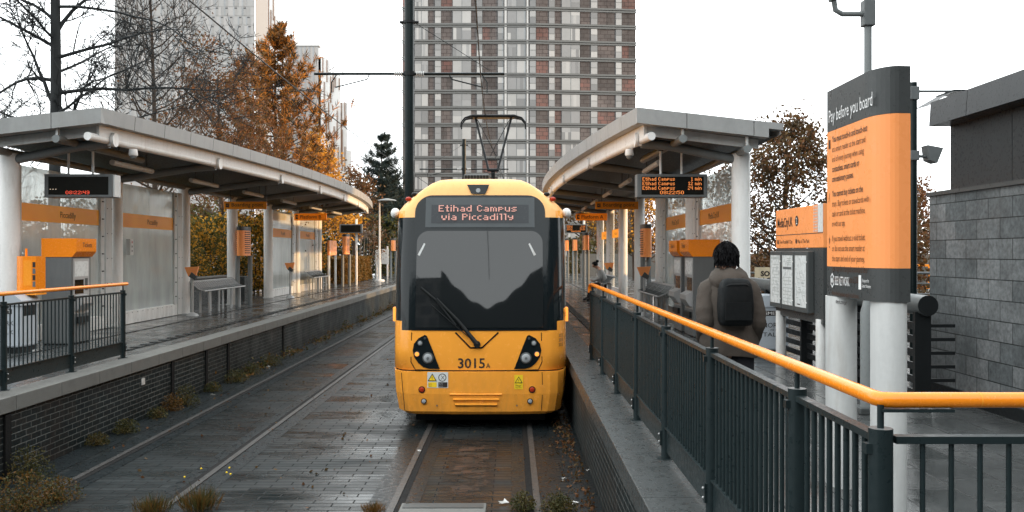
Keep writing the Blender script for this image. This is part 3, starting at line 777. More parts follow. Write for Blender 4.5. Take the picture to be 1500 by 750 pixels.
def reader(x, y, label):
    t = thing('smart_reader', label, 'smart reader', (x, y, PZ)); z = PZ
    g = MB(); g.tube([(x, y, z + .01), (x, y, z + 1.05)], .035, m_steel, n=12); g.tube([(x, y, z), (x, y, z + .05), (x, y, z + .09)], [.17, .13, .04], m_steel, n=16); g.build('post', t)
    g = MB(); g.prism([(x - .2, y - .03, z + 1.29), (x + .17, y - .03, z + 1.31), (x + .1, y - .03, z + 1.07), (x - .1, y - .03, z + 1.05)], (0, 0, 0), (0, .08, 0), m_sign); g.build('head', t)
    g = MB(); g.prism([(x + .0, y - .06, z + 1.16), (x + .13, y - .06, z + 1.05), (x + .08, y - .06, z + .96), (x - .08, y - .06, z + 1.04)], (0, 0, 0), (0, .12, 0), m_dsteel); g.build('card_pad', t)
reader(-8.5, 23.6, 'orange-topped card reader post in front of the left frosted screen')
reader(-8.25, 33.0, 'orange-topped card reader post farther along the left platform')
reader(3.55, 23.8, 'orange-topped card reader post in front of the slim right column')
reader(3.62, 33.0, 'orange-topped card reader post close behind the seated person')

def bench(x, y0, y1, s, label):
    """perch seats of perforated steel; front toward the track"""
    t = thing('bench', label, 'bench', (x, y0, PZ)); z = PZ; f = -s
    n = 4; L = (y1 - y0) / n
    for i in range(n):
        g = MB(); a, b = y0 + i * L + .015, y0 + (i + 1) * L - .015
        prof = [(-.18, .90), (-.12, .86), (-.04, .78), (.06, .70), (.18, .655), (.24, .64)]
        top = [(x + f * p, z + q) for p, q in prof]; bot = [(x + f * p, z + q - .03) for p, q in prof]
        g.prism([(p[0], a, p[1]) for p in top + bot[::-1]], (0, 0, 0), (0, b - a, 0), m_steel)
        for k in range(7):
            yy = a + (b - a) * (k + .5) / 7
            for (p, q), (p2, q2) in zip(prof[1:-1], prof[2:]): g.tube([(x + f * p, yy, z + q + .004), (x + f * p2, yy, z + q2 + .004)], .008, m_dsteel, n=5, caps=False)
        g.build('seat', t)
    g = MB(); g.tube([(x + f * .22, y0, z + .625), (x + f * .22, y1, z + .625)], .025, m_steel, n=10); g.tube([(x - f * .05, y0 + .1, z + .62), (x - f * .05, y1 - .1, z + .62)], .025, m_steel, n=10); g.build('rail', t)
    for yy in (y0 + .5 * L, y0 + 1.4 * L, y0 + 2.6 * L, y0 + 3.5 * L):
        for p in (.2, -.05):
            g = MB(); g.box(x + f * p - .025, yy - .025, z, x + f * p + .025, yy + .025, z + .61, m_steel); g.build('leg', t)
bench(-8.65, 24.3, 28.0, -1, 'grey perch bench on the left platform between the glass screens')
bench(-8.55, 37.3, 40.2, -1, 'pale sunlit bench at the far left-platform screen')
bench(3.72, 21.2, 24.6, 1, 'slanted perforated perch bench left of the right ticket machines')

def litter_bin(x, y, s, label, rz=0):
    t = thing('litter_bin', label, 'bin', (x, y, PZ)); z = PZ
    w_, d_ = .27, .27
    m_binw = MATS.get('bin_white') or M('bin_white', (.42, .46, .50), .35, var=.06, scale=1)
    g = MB(); g.box(x - w_, y - d_, z + .1, x + w_, y + d_, z + .82, m_binw, .03)
    yf = y - d_ - .003
    g.box(x - .13, yf, z + .66, x + .12, yf + .002, z + .74, m_txtdk); g.text('SMET', (x - .115, yf - .002, z + .675), (1, 0, 0), (0, 0, 1), .05, m_txtw, width=.22)
    g.text('NORK', (x, yf, z + .47), (1, 0, 0), (0, 0, 1), .075, m_txtdk, align='C', width=.30)
    g.text('- WE -', (x, yf, z + .415), (1, 0, 0), (0, 0, 1), .03, m_txtdk, align='C')
    g.text('TALK', (x, yf, z + .325), (1, 0, 0), (0, 0, 1), .065, m_txtdk, align='C', width=.30)
    g.build('body', t)
    g = MB(); g.box(x - w_ + .03, y - d_ + .03, z, x + w_ - .03, y + d_ - .03, z + .1, m_black); g.build('plinth', t)
    g = MB()
    prof = [(-w_ - .02, .80), (w_ + .02, .80), (w_ + .02, .88), (w_ * .55, .99), (-w_ * .55, .99), (-w_ - .02, .88)]
    g.prism([(x + p, y - d_ - .02, z + q) for p, q in prof], (0, 0, 0), (0, 2 * d_ + .04, 0), m_binw); g.build('hood', t)
    for s_ in (-1, 1):
        g = MB(); g.box(x + s_ * (w_ - .01), y - .18, z + .62, x + s_ * (w_ + .003), y + .18, z + .79, m_black); g.build('opening', t)
litter_bin(-8.42, 15.0, -1, 'pale grey litter bin with black lettering behind the left railing')
litter_bin(4.2, 14.6, 1, 'pale grey litter bin with black lettering beside the timetable panel')
# round ashtray top beside the left bin
t = thing('ash_bin', 'dark round-topped ash bin beside the pale litter bin at the left edge', 'bin', (-8.78, 14.4, PZ))
g = MB(); g.tube([(-8.85, 14.4, PZ), (-8.85, 14.4, PZ + .95)], .07, m_white, n=14); g.build('post', t)
g = MB(); g.tube([(-8.85, 14.4, PZ + .95), (-8.85, 14.4, PZ + 1.02), (-8.85, 14.4, PZ + 1.12)], [.12, .2, .06], m_black, n=16); g.build('lid', t)

# narrow orange totems along the platforms
def totem(x, y, label, h=2.65, ph=1.0, wd=.28, cap=True):
    t = thing('info_totem', label, 'sign', (x, y, PZ)); z = PZ
    for dy in (-.25, .25):
        g = MB(); g.tube([(x + dy * .5, y + dy, z), (x + dy * .5, y + dy, z + h - ph)], .07, m_tubegrey, n=12); g.build('post', t)
    def oval(sc_=1):
        return [(x + math.copysign(abs(math.cos(a)) ** .6, math.cos(a)) * wd / 2 * sc_, y + math.sin(a) * .5 * sc_) for a in [2 * math.pi * i / 24 for i in range(24)]]
    g = MB(); g.prism([(p[0], p[1], 0) for p in oval()], (0, 0, z + h - ph), (0, 0, z + h - .12), m_sign)
    xf = x - wd / 2 - .003
    for k in range(11):
        g.box(xf, y - .32, z + h - ph + .08 + k * .065, xf + .02, y + .18 + .1 * math.sin(k * 2.1), z + h - ph + .105 + k * .065, m_txtbr)
    for k in range(11):
        g.box(x + wd / 2 - .02, y - .3, z + h - ph + .08 + k * .065, x + wd / 2 + .003, y + .2, z + h - ph + .105 + k * .065, m_txtbr)
    g.build('panel', t)
    g = MB(); g.prism([(p[0], p[1], 0) for p in oval(1.02)], (0, 0, z + h - .12), (0, 0, z + h), m_signdk); g.build('cap', t)
totem(-8.55, 28.3, 'slim orange totem beside the perch bench on the left platform', 2.5, .92)
totem(3.92, 26.0, 'slim orange totem between the two right-platform columns', 2.5, .95)
totem(-8.3, 44.4, 'sunlit slim totem before the clipped hedge, left platform', 2.6, 1.0)
totem(3.45, 41.5, 'pale slim totem at the far right screens, behind the seated person', 2.6, .8)
totem(3.55, 58.0, 'distant slim totem nearest the tram at the far right platform end', 2.6, .8)
totem(3.9, 55.0, 'distant slim totem with dark post at the far right platform end', 2.6, .8)
totem(-7.75, 58.0, 'farthest slim totem at the left platform end, beside the tram', 2.6, .8)
def two_leg_sign(x, y, label, along='Y'):
    t = thing('notice_board', label, 'sign', (x, y, PZ)); z = PZ
    for d in (-.75, .75):
        g = MB(); yy = y + (d if along == 'Y' else 0); xx = x + (0 if along == 'Y' else d * .45)
        g.tube([(xx, yy, z), (xx, yy, z + 2.1)], .055, m_white, n=10); g.build('leg', t)
    g = MB()
    if along == 'Y': g.box(x - .05, y - .85, z + 1.55, x + .05, y + .85, z + 2.25, m_sign, .01)
    else: g.box(x - .42, y - .05, z + .95, x + .42, y + .05, z + 1.9, m_poster, .01)
    g.build('board', t)
two_leg_sign(-8.55, 42.2, 'sunlit pale notice board on two white legs, far left platform')
two_leg_sign(-8.2, 56, 'distant white noticeboard on legs by the street lamp, left platform', 'X')

# ================================================================== timetable panel at right
def info_panel():
    x = 4.05; y0, y1 = 11.55, 13.62; z = PZ
    t = thing('timetable_panel', 'orange and grey MediaCityUK timetable panel with three poster cases', 'sign', (x, y1, PZ))
    for y in (y0 + .15, y1 - .15):
        g = MB(); g.tube([(x + .03, y, z), (x + .03, y, z + .8)], .075, m_white, n=14); g.build('leg', t)
    g = MB(); zb, zt_ = z + .74, z + 2.32
    g.box(x, y0, zb, x + .12, y1, zt_ - .58, m_signdk, .006); g.build('back_panel', t)
    g = MB(); g.box(x, y0, zt_ - .575, x + .12, y1, zt_, m_sign, .006)
    xf = x - .003; u = (0, -1, 0); v = (0, 0, 1)
    def rect(ya, yb, za, zc, mt, k=0): g.quad((xf - k, ya, za), (xf - k, yb, za), (xf - k, yb, zc), (xf - k, ya, zc), mt)
    rect(y0, y1, zt_ - .385, zt_ - .375, m_signdk)
    g.text('MediaCityUK', (xf, y1 - .09, zt_ - .26), u, v, .135, m_txtdk, width=.72, bold=.012)
    g.disc((xf, y1 - 1.0, zt_ - .19), (-1, 0, 0), .075, m_txtdk, n=20)
    g.text('2', (xf - .003, y1 - .975, zt_ - .235), u, v, .09, m_txtw)
    g.disc((xf, y1 - .12, zt_ - .48), (-1, 0, 0), .035, m_txtdk, n=14); g.text('Tram Piccadilly/T.City', (xf, y1 - .19, zt_ - .505), u, v, .05, m_txtdk, width=.62)
    g.disc((xf, y1 - .98, zt_ - .48), (-1, 0, 0), .035, m_txtdk, n=14); g.text('Map of The Park', (xf, y1 - 1.04, zt_ - .505), u, v, .05, m_txtdk, width=.5)
    rect(y0 + .0, y0 + .20, zt_ - .37, zt_, m_poster)
    for i in range(3):
        for k in range(9): 
            yy = y0 + .22 + i * .055; zz = zt_ - .36 + k * .04
            rect(yy, yy + .028, zz, zz + .024, m_poster, .001)
    g.build('header', t)
    w_ = .585
    for i in range(3):
        ya = y1 + .02 - (i + 1) * w_
        g = MB(); g.box(x - .09, ya + .006, z + .86, x + .001, ya + w_ - .006, z + 1.70, m_dsteel, .012); 
        g.ball((x - .092, ya + .05, z + 1.0), .012, m_white, n=6, m=4); g.ball((x - .092, ya + .05, z + 1.55), .012, m_white, n=6, m=4)
        f = g.build('poster_case', t)
        g = MB(); xq = x - .0935; u2, v2 = u, v
        g.quad((xq, ya + .055, z + .93), (xq, ya + w_ - .055, z + .93), (xq, ya + w_ - .055, z + 1.64), (xq, ya + .055, z + 1.64), m_poster)
        xq -= .002
        def r2(a, b, c, d, mt): g.quad((xq, ya + a, z + c), (xq, ya + b, z + c), (xq, ya + b, z + d), (xq, ya + a, z + d), mt)
        if i == 0:
            for k in range(6): r2(.08 + k * .075, .12 + k * .075, 1.58, 1.62, m_posterg)
            for k in range(10): r2(.1, .42, 1.05 + k * .05, 1.058 + k * .05, m_posterg)
        elif i == 1:
            r2(.1, w_ - .1, 1.44, 1.475, m_grey)
            for k in range(4): r2(.12, .3, 1.5 + k * .03, 1.51 + k * .03, m_posterg)
            for k in range(8): r2(.1, w_ - .1, .97 + k * .05, .978 + k * .05, m_posterg)
        else:
            for k in range(16):
                a = random.random() * .3 + .08; c = 1.0 + random.random() * .45
                r2(a, a + .1, c, c + .008, m_posterg)
            r2(.3, .42, .96, .975, m_txtdk)
        g.build('poster', f)
info_panel()

# ================================================================== big Pay before you board totem
def pay_sign():
    xf = 2.315; th = .205; ya, yb = 5.60, 6.52; z0, z1 = 2.335, 3.83
    xc = xf + th / 2
    t = thing('pay_sign', 'tall orange Pay before you board sign with charcoal ends', 'sign', (xc, (ya + yb) / 2, PZ))
    rad = .22
    def outline():
        pts = [(xf, yb), (xf, ya + rad)]
        for i in range(1, 9):
            a = math.pi / 2 * i / 8; pts.append((xf + th * .62 * (1 - math.cos(a)), ya + rad - rad * math.sin(a)))
        pts += [(xf + th, ya + .012), (xf + th, yb)]
        return pts
    ol = outline()
    def layer(mb, a, b, mat, k=1.0, flush=True):
        n = len(ol); A = [(p[0], p[1], a) for p in ol]; B = [(p[0], p[1], b) for p in ol]
        for i in range(n):
            j = (i + 1) % n; mb.add([A[i], A[j], B[j], B[i]], [(0, 3, 2, 1)], mat, False)
        mb.add(A, [tuple(range(n))], mat); mb.add(B, [tuple(reversed(range(n)))], mat)
    u = (0, -1, 0); v = (0, 0, 1); x = xf - .0035
    g = MB(); layer(g, z0 + .215, z1 - .30, m_sign)
    L = yb - .11
    def line(z, txt, cap, wd, mt=m_txtbr, bold=0, dy=0): g.text(txt, (x, L - dy, z), u, v, cap, mt, width=wd, bold=bold)
    zt_ = z1 - .30
    rows = [('You must touch-in and touch-out', .63, 1), ('at a smart reader at the start and', .60, 0), ('end of every journey when using', .575, 0), ('contactless, smart cards or', .50, 1), ('concessionary passes.', .40, 1)]
    z = zt_ - .085
    for tx, wd, bo in rows: line(z, tx, .042, wd, m_txtbr if not bo else m_txtdk, .012 if bo else 0); z -= .0715
    z -= .035
    for tx, wd, bo in [('You cannot buy tickets on the', .56, 1), ('tram. Buy tickets or travelcards with', .66, 0), ('cash or card at the ticket machine,', .60, 0), ('or with our app.', .25, 0)]: line(z, tx, .042, wd, m_txtbr if not bo else m_txtdk, .012 if bo else 0); z -= .0715
    z -= .035
    for tx, wd, bo in [('If you travel without a valid ticket,', .60, 0), ('or do not use the smart reader at', .59, 0), ('the start and end of your journey,', .59, 0), ('you may be charged a standard fare', .63, 0), ('(penalty fare) of up to £120.', .49, 0)]: line(z, tx, .042, wd); z -= .0715
    z -= .03
    line(z, 'Metrolink byelaws apply at all times.', .03, .50); z -= .055
    line(z, 'beenetwork.com/pay', .03, .28, m_txtdk, .012)
    # pictograms left of the text
    yi = yb - .055
    g.tube([(x, yi, zt_ - .11), (x - .001, yi, zt_ - .11)], .0, m_txtdk) if False else None
    for k in range(3): g.text('(' if False else 'c', (x, yi + .018, zt_ - .1 + k * .0), u, v, .03, m_txtbr) if k == 0 else None
    g.quad((x, yi + .016, zt_ - .125), (x, yi - .016, zt_ - .125), (x, yi - .016, zt_ - .06), (x, yi + .016, zt_ - .06), m_txtbr)
    g.text('/', (x, yi + .015, zt_ - .51), u, v, .06, m_txtdk)
    g.text('!', (x, yi + .006, zt_ - .845), u, v, .075, m_txtbr)
    g.build('orange_panel', t)
    g = MB(); layer(g, z1 - .298, z1, m_signdk)
    g.text('Pay before you board', (x, yb - .045, z1 - .235), u, v, .088, m_txtw, width=.78, bold=.0); g.build('header', t)
    g = MB(); layer(g, z0, z0 + .213, m_signdk)
    hexa = [(x, yb - .115 + .04 * math.sin(a), z0 + .115 + .055 * math.cos(a)) for a in [math.pi / 3 * i for i in range(6)]]
    g.poly(hexa, m_txtw); g.poly([(x - .001, p[1] * .75 + (yb - .115) * .25, p[2] * .75 + (z0 + .115) * .25) for p in hexa], m_signdk)
    g.poly([(x - .002, p[1] * .4 + (yb - .115) * .6, p[2] * .4 + (z0 + .115) * .6) for p in hexa], m_txtw)
    g.text('BEE NETWORK', (x, yb - .17, z0 + .085), u, v, .06, m_txtw, width=.27, bold=.01)
    g.quad((x, yb - .60, z0 + .07), (x, yb - .645, z0 + .07), (x, yb - .645, z0 + .165), (x, yb - .60, z0 + .165), m_txtw)
    g.text('Transport for', (x, yb - .655, z0 + .12), u, v, .022, m_txtw, width=.12); g.text('Greater Manchester', (x, yb - .655, z0 + .085), u, v, .022, m_txtw, width=.15)
    g.build('footer', t)
    for yc, ry, ox in ((yb - .08, .15, -.03), (ya + .16, .15, .025)):
        g = MB(); n = 28
        g.prism([(xc + ox + .098 * math.copysign(abs(math.cos(a)) ** .8, math.cos(a)), yc + ry * math.sin(a), 0) for a in [2 * math.pi * i / n for i in range(n)]], (0, 0, PZ), (0, 0, z0), m_pale, smooth=True)
        g.build('post', t)
pay_sign()

# ================================================================== masts at right
x, y = 3.73, 9.3
t = thing('camera_mast', 'thin grey camera mast with stout base rising behind the Pay sign', 'mast', (x, y, PZ))
g = MB(); g.tube([(x, y, PZ), (x, y, 2.02), (x, y, 2.16), (x, y, 2.17), (x, y, 6.6)], [.077, .077, .043, .04, .038], m_tubegrey, n=20)
g.build('pole', t)
g = MB(); g.box(x - .13, y - .13, PZ, x + .13, y + .13, PZ + .07, m_dsteel, .01); g.build('base_plate', t)
g = MB(); zz = 5.17; g.tube([(x, y, zz - .02), (x - .27, y, zz - .02), (x - .34, y, zz + .02), (x - .36, y, zz + .14)], .028, m_tubegrey, n=10); g.box(x - .06, y - .06, zz - .15, x + .06, y + .06, zz + .12, m_grey, .01); g.build('arm', t)
g = MB(); g.ball((x - .40, y - .05, zz + .22), .1, m_dsteel, 1.3, 1, .8); g.tube([(x - .36, y, zz + .12), (x - .38, y, zz + .2)], .05, m_grey, n=10); g.build('camera', t)
x, y = 5.45, 12.05
t = thing('lamp_mast', 'dark mast with angled panel on top and floodlight, behind the Pay sign', 'mast', (x, y, PZ))
g = MB(); g.tube([(x, y, PZ), (x, y, 4.96)], .047, m_pole, n=14); g.box(x - .06, y - .06, 4.72, x + .06, y + .06, 4.9, m_grey, .008); g.box(x - .06, y - .06, 3.9, x + .06, y + .06, 4.03, m_grey, .008); g.build('pole', t)
g = MB(); g.tube([(x - .1, y, 4.84), (x + .55, y, 4.84)], .016, m_grey, n=8); g.build('arm', t)
g = MB(); g.poly([(x + .08, y - .25, 4.6), (x + .42, y - .3, 4.80), (x + .5, y + .3, 4.84), (x + .1, y + .25, 4.62)], m_black)
g.prism([(x + .4, y - .3, 4.79), (x + .75, y - .25, 4.80), (x + 1.0, y, 4.92), (x + .72, y + .3, 4.83), (x + .45, y + .3, 4.81)], (0, 0, 0), (0, 0, .02), m_rail); g.build('wing_panel', t)
g = MB(); g.tube([(x + .04, y, 3.96), (x + .2, y, 3.95)], .02, m_grey, n=8)
g.prism([(x + .15, y - .1, 4.1), (x + .36, y - .1, 4.06), (x + .28, y - .1, 3.86), (x + .18, y - .1, 3.9)], (0, 0, 0), (0, .2, 0), m_grey); g.build('floodlight', t)

# black fence with tube top, between plaza and quay
x = 4.38; y0, y1 = 9.4, 20.5
t = thing('slatted_fence', 'black steel fence of horizontal bars with a fat tube rail, behind the timetable panel', 'fence', (x, y0, PZ))
g = MB(); g.tube([(x, y0 - .06, PZ + 1.12), (x, y1, PZ + 1.12)], .11, m_dsteel, n=18); g.disc((x, y0 - .062, PZ + 1.12), (0, -1, 0), .108, m_black, n=18); g.build('top_rail', t)
yy = y0
while yy < y1 + .1:
    g = MB(); g.box(x - .11, yy, PZ, x + .06, yy + .06, PZ + 1.05, m_black); g.build('post', t); yy += 1.85
g = MB()
for k in range(6): g.box(x - .03, y0 + .07, PZ + .12 + k * .145, x + .0, y1, PZ + .20 + k * .145, m_black)
g.build('slat_panel', t)
g = MB()
for k in range(6): g.box(x + .06, y0 + .01, PZ + .16 + k * .145, x + .32, y0 + .05, PZ + .195 + k * .145, m_black)
g.build('end_bars', t)

# ================================================================== stone building at right
x0 = 5.06; y0 = 10.75
t = thing('stone_building', 'dark granite-block kiosk building with charcoal upper box at the right edge', 'building', (x0, y0, PZ))
g = MB(); g.box(x0, -2, PZ + .13, x0 + 6, y0, 3.33, m_stone); g.build('wall', t)
g = MB(); g.box(x0 - .03, -2, .955, x0 + 6, y0 + .03, PZ + .13, m_black); g.build('plinth', t)
g = MB(); g.box(x0 - .03, -2, 3.33, x0 + 6.02, y0 + .03, 3.375, m_signdk); g.build('coping', t)
m_clad = M('charcoal_cladding', (.028, .032, .034), .32, var=.12)
m_roofedge = M('roof_zinc', (.06, .064, .067), .33, var=.2, dirt=(.05, .053, .055))
g = MB()
for a, b in ((9.42, y0 - .01), (7.9, 9.41), (6.3, 7.89), (4, 6.29)): g.box(x0 + .246, a, 3.38, x0 + .3, b, 4.3, m_clad)
g.box(x0 + .27, -2, 3.37, x0 + 6, y0 - .02, 4.31, m_black); g.box(x0 + .3, y0 - .03, 3.38, x0 + 6, y0 - .005, 4.3, m_clad); g.build('cladding', t)
g = MB()
for a, b in ((9.9, y0 + .02), (7.9, 9.89), (5.5, 7.89), (-2, 5.49)): g.prism([(x0, a, 4.18), (x0 + 6, a, 4.18), (x0 + 6, a, 4.47), (x0 + .02, a, 4.47)], (0, 0, 0), (0, b - a, 0), m_roofedge)
g.build('roof', t)
# ================================================================== tram
TX, TY = TC[1], 13.2
def ff(z):
    k = max(0, z - 1.2); return .08 * k + .055 * k * k
def bow(u, wf=1.03): return .05 * (u / wf) ** 2
def FP(u, z, off=.004, extra=0):
    f = ff(z) if z > .9 else -.03
    return V((TX + u, TY + f + bow(u) - off, z))
def FPX(px, py, off=.004):
    """a point of the tram front seen at that place of the drawing"""
    Y = TY + .02
    for _ in range(4):
        z = CAMZ - (py - HZ) * Y / F; u = (px - 750) * Y / F - TX; Y = TY + (ff(z) if z > .9 else -.03) + bow(u)
    return u, z
tram = thing('tram', 'yellow tram with black windscreen, number 3015A, bound for Etihad Campus', 'tram', (TX, TY, 0))
LEV = [(.24, 1.20, .97, .03), (.285, 1.26, 1.02, -.01), (.55, 1.305, 1.055, -.035), (.878, 1.325, 1.06, -.03), (.882, 1.31, 1.04, .0), (.900, 1.31, 1.04, .0), (.904, 1.325, 1.05, 0)]
for z in (1.2, 1.46, 1.485, 1.62, 1.80, 2.2, 2.6, 2.95, 3.19, 3.30): LEV.append((z, 1.325 if z < 3.2 else 1.315, 1.035, ff(z)))
LEV += [(3.40, 1.235, 1.005, ff(3.40)), (3.52, 1.09, .95, ff(3.52)), (3.64, .93, .84, ff(3.64)), (3.73, .79, .73, ff(3.73) + .03), (3.785, .66, .62, ff(3.75) + .1), (3.81, .5, .46, ff(3.75) + .24)]
def ring(z, hw, wf, f):
    def c(t): return (wf + (hw - wf) * math.sin(t * math.pi / 2), .05 + .5 * (1 - math.cos(t * math.pi / 2)))
    half = [(0, 0), (.5 * wf, .0125), (.85 * wf, .036), (wf, .05)] + [c(.3), c(.62), c(1.0)] + [(hw, 3.0), (hw, 21.0)]
    pts = [(TX + a, TY + f + b, z) for a, b in half]
    return [(2 * TX - p[0], p[1], p[2]) for p in pts[:0:-1]] + pts
rg = [ring(*l) for l in LEV]; n = len(rg[0]); mid = n // 2
g = MB(); g.v.extend(p_ for r_ in rg for p_ in r_)
for i in range(len(rg) - 1):
    z0, z1 = LEV[i][0], LEV[i + 1][0]; zm = (z0 + z1) / 2
    for j in range(n - 1):
        k = j - mid if j >= mid else mid - 1 - j     # 0..2 front, 3,4,5 corner, 6,7 side
        mt = m_tram
        if .882 <= zm <= .90: mt = m_tramblk
        elif zm > 3.30: mt = m_tramtop if k <= 5 else m_tram
        elif 3 <= k <= 5:
            if 1.80 < zm < 3.19 or (k == 3 and 1.485 < zm < 3.19) or (k == 4 and 1.62 < zm < 3.19): mt = m_tramblk
            elif k == 3 and zm > 3.19: mt = m_tramtop
        elif k == 2 and 1.485 < zm < 3.19: mt = m_tramblk
        elif k < 3 and zm > 3.19: mt = m_tramtop
        g.f.append((i * n + j, i * n + j + 1, (i + 1) * n + j + 1, (i + 1) * n + j)); g.m.append(g.mi(mt)); g.s.append(zm > .91)
g.add(rg[-1], [tuple(range(n))], m_tramtop)
g.add(rg[0], [tuple(reversed(range(n)))], m_black)
g.add([r_[0] for r_ in rg] + [r_[-1] for r_ in rg][::-1], [tuple(range(2 * len(rg)))], m_tramblk)
# seams and the V-shaped panel under the windscreen
def strip(mb, pts, wd, mt, off=.005):
    for (a, b), (c, d) in zip(pts[:-1], pts[1:]):
        p, q = V((a, b)), V((c, d)); t_ = (q - p).normalized(); nn = V((-t_.y, t_.x)) * wd / 2
        mb.add([FP(*(p + nn), off), FP(*(q + nn), off), FP(*(q - nn), off), FP(*(p - nn), off)], [(0, 1, 2, 3), (3, 2, 1, 0)], mt)
strip(g, [FPX(667, 487), FPX(689, 509.5), FPX(706, 509.5), FPX(730, 487)], .022, m_tramblk)
strip(g, [FPX(603, 487), FPX(602, 530), FPX(608, 541)], .012, m_tramblk)
strip(g, [FPX(793, 487), FPX(794, 530), FPX(789, 541)], .012, m_tramblk)
strip(g, [FPX(588, 546), FPX(590, 570), FPX(593, 601)], .010, m_tramblk)
strip(g, [FPX(794, 545), FPX(795, 570), FPX(793, 601)], .010, m_tramblk)
strip(g, [FPX(608, 541.5), FPX(789, 541.5)], .012, m_tramblk)
for px_ in (640, 757): g.disc(FP(*FPX(px_, 594), .006), (0, -1, 0), .012, m_grey, n=8)

g.text('3015', FP(*FPX(671, 539), .006), (1, 0, 0), (0, 0, 1), .142, m_txtdk, width=.40, bold=.014)
g.text('A', FP(*FPX(712, 539), .006), (1, 0, 0), (0, 0, 1), .072, m_txtdk, width=.062)
for k, (a, b) in enumerate(((659, 735), (664, 731), (667, 728))):
    y = 577.5 + k * 7.5; u0, z0 = FPX(a, y); u1, _ = FPX(b, y)
    for off, dz, mt in ((.012, 0, m_tram),):
        g.prism([FP(u0, z0 + .018, .0), FP(u0, z0, .026), FP(u0, z0 - .012, .02), FP(u0, z0 - .03, .0)], (0, 0, 0), (u1 - u0, 0, 0), m_tram)
# lettering on the right corner
c0 = V(ring(1.6, 1.325, 1.035, ff(1.6))[mid + 5]); c1 = V(ring(1.6, 1.325, 1.035, ff(1.6))[mid + 6]); uu = (c1 - c0).normalized(); nn = V((uu.y, -uu.x, 0))
g.text('Metrolink', c0 + uu * .02 + nn * .006 + V((0, 0, .07)), uu, (0, 0, 1), .10, m_txtdk, width=(c1 - c0).length * .92)
c0 = V(ring(1.3, 1.325, 1.035, ff(1.3))[mid + 4]); c1 = V(ring(1.3, 1.325, 1.035, ff(1.3))[mid + 5]); uu = (c1 - c0).normalized(); nn = V((uu.y, -uu.x, 0))
for dz in (0, .07, .14): g.text('3015', c0 + uu * .03 + nn * .012 + V((0, 0, -.06 + dz)), uu, (0, 0, 1), .05, m_txtdk, width=.12)
g.build('body', tram)
g = MB(); g.box(TX - 1.0, TY + .55, .06, TX + 1.0, TY + 20.6, .3, m_black); g.build('underframe', tram)
# black mask, destination display, windscreen
def rows(mb, z0, z1, hw, rt, rb, mat, off, n=16, cu=0.0, smooth=True):
    zs = [z0 + (z1 - z0) * i / n for i in range(n + 1)]
    if rt: zs = sorted(set(zs + [z1 - rt + rt * math.sin(a) for a in [math.pi / 2 * i / 8 for i in range(9)]]))
    allp = []
    for z in zs:
        w_ = hw + cu * (z - z0)
        if rt and z > z1 - rt: w_ -= rt - math.sqrt(max(0, rt * rt - (z - z1 + rt) ** 2))
        row = [FP(w_ * (-1 + 2 * i / 10), z, off) for i in range(11)]
        allp.extend(row)
    mb.add(allp, [(r_ * 11 + i, r_ * 11 + i + 1, r_ * 11 + 12 + i, r_ * 11 + 11 + i) for r_ in range(len(zs) - 1) for i in range(10)], mat, smooth)
g = MB(); rows(g, 1.487, 3.535, 1.02, .26, 0, m_tramblk, .010, cu=-.012); g.build('windscreen_surround', tram)
g = MB(); rows(g, 1.53, 2.98, .955, .18, 0, m_wscreen, .022, n=20); g.build('windscreen', tram)
g = MB()
for a_ in (((612, 373), (615, 375), (623.5, 357.5), (621.5, 356)), ((785, 373), (782, 375), (774, 357.5), (776, 356))):
    g.add([FP(*FPX(px_, py_), .026) for px_, py_ in a_], [(0, 1, 2, 3), (3, 2, 1, 0)], m_pale)
g.build('visor_arm', tram)
g = MB(); rows(g, 3.035, 3.50, .835, .0, 0, m_screen if False else M('display_glass', (.075, .085, .09), .12, var=.1, streak=False), .020, n=4)
rows(g, 3.10, 3.385, .745, .0, 0, M('display_inner', (.045, .05, .055), .2, var=.1, streak=False), .023, n=4)
for txt, pxa, pxb, yb_ in (('Etihad Campus', 643, 757, 310), ('via Piccadilly', 647, 752, 322.5)):
    ncol = sum(max(len(r) for r in DOT[c]) + 1 for c in txt) - 1
    u0, z0 = FPX(pxa, yb_); u1, _ = FPX(pxb, yb_); vv = (FP(0, z0 + .1, .03) - FP(0, z0, .03)).normalized()
    g.dots(txt, FP(u0, z0, .034) + V((0, -.03, 0)), (1, 0, 0), vv, .0148, m_led_pk, upitch=(u1 - u0) / ncol, fill=.86)
g.build('display', tram)
# lamp housing at the top
g = MB(); g.poly([FP(*FPX(684, 270.5), .02), FP(*FPX(717, 270.5), .02), FP(*FPX(711, 284), .02), FP(*FPX(691, 284), .02)][::-1], m_tramblk); p = FP(*FPX(700.5, 279), .03); g.disc(p, (0, -1, .2), .035, m_lens, n=14, depth=.012); g.build('top_lamp', tram)
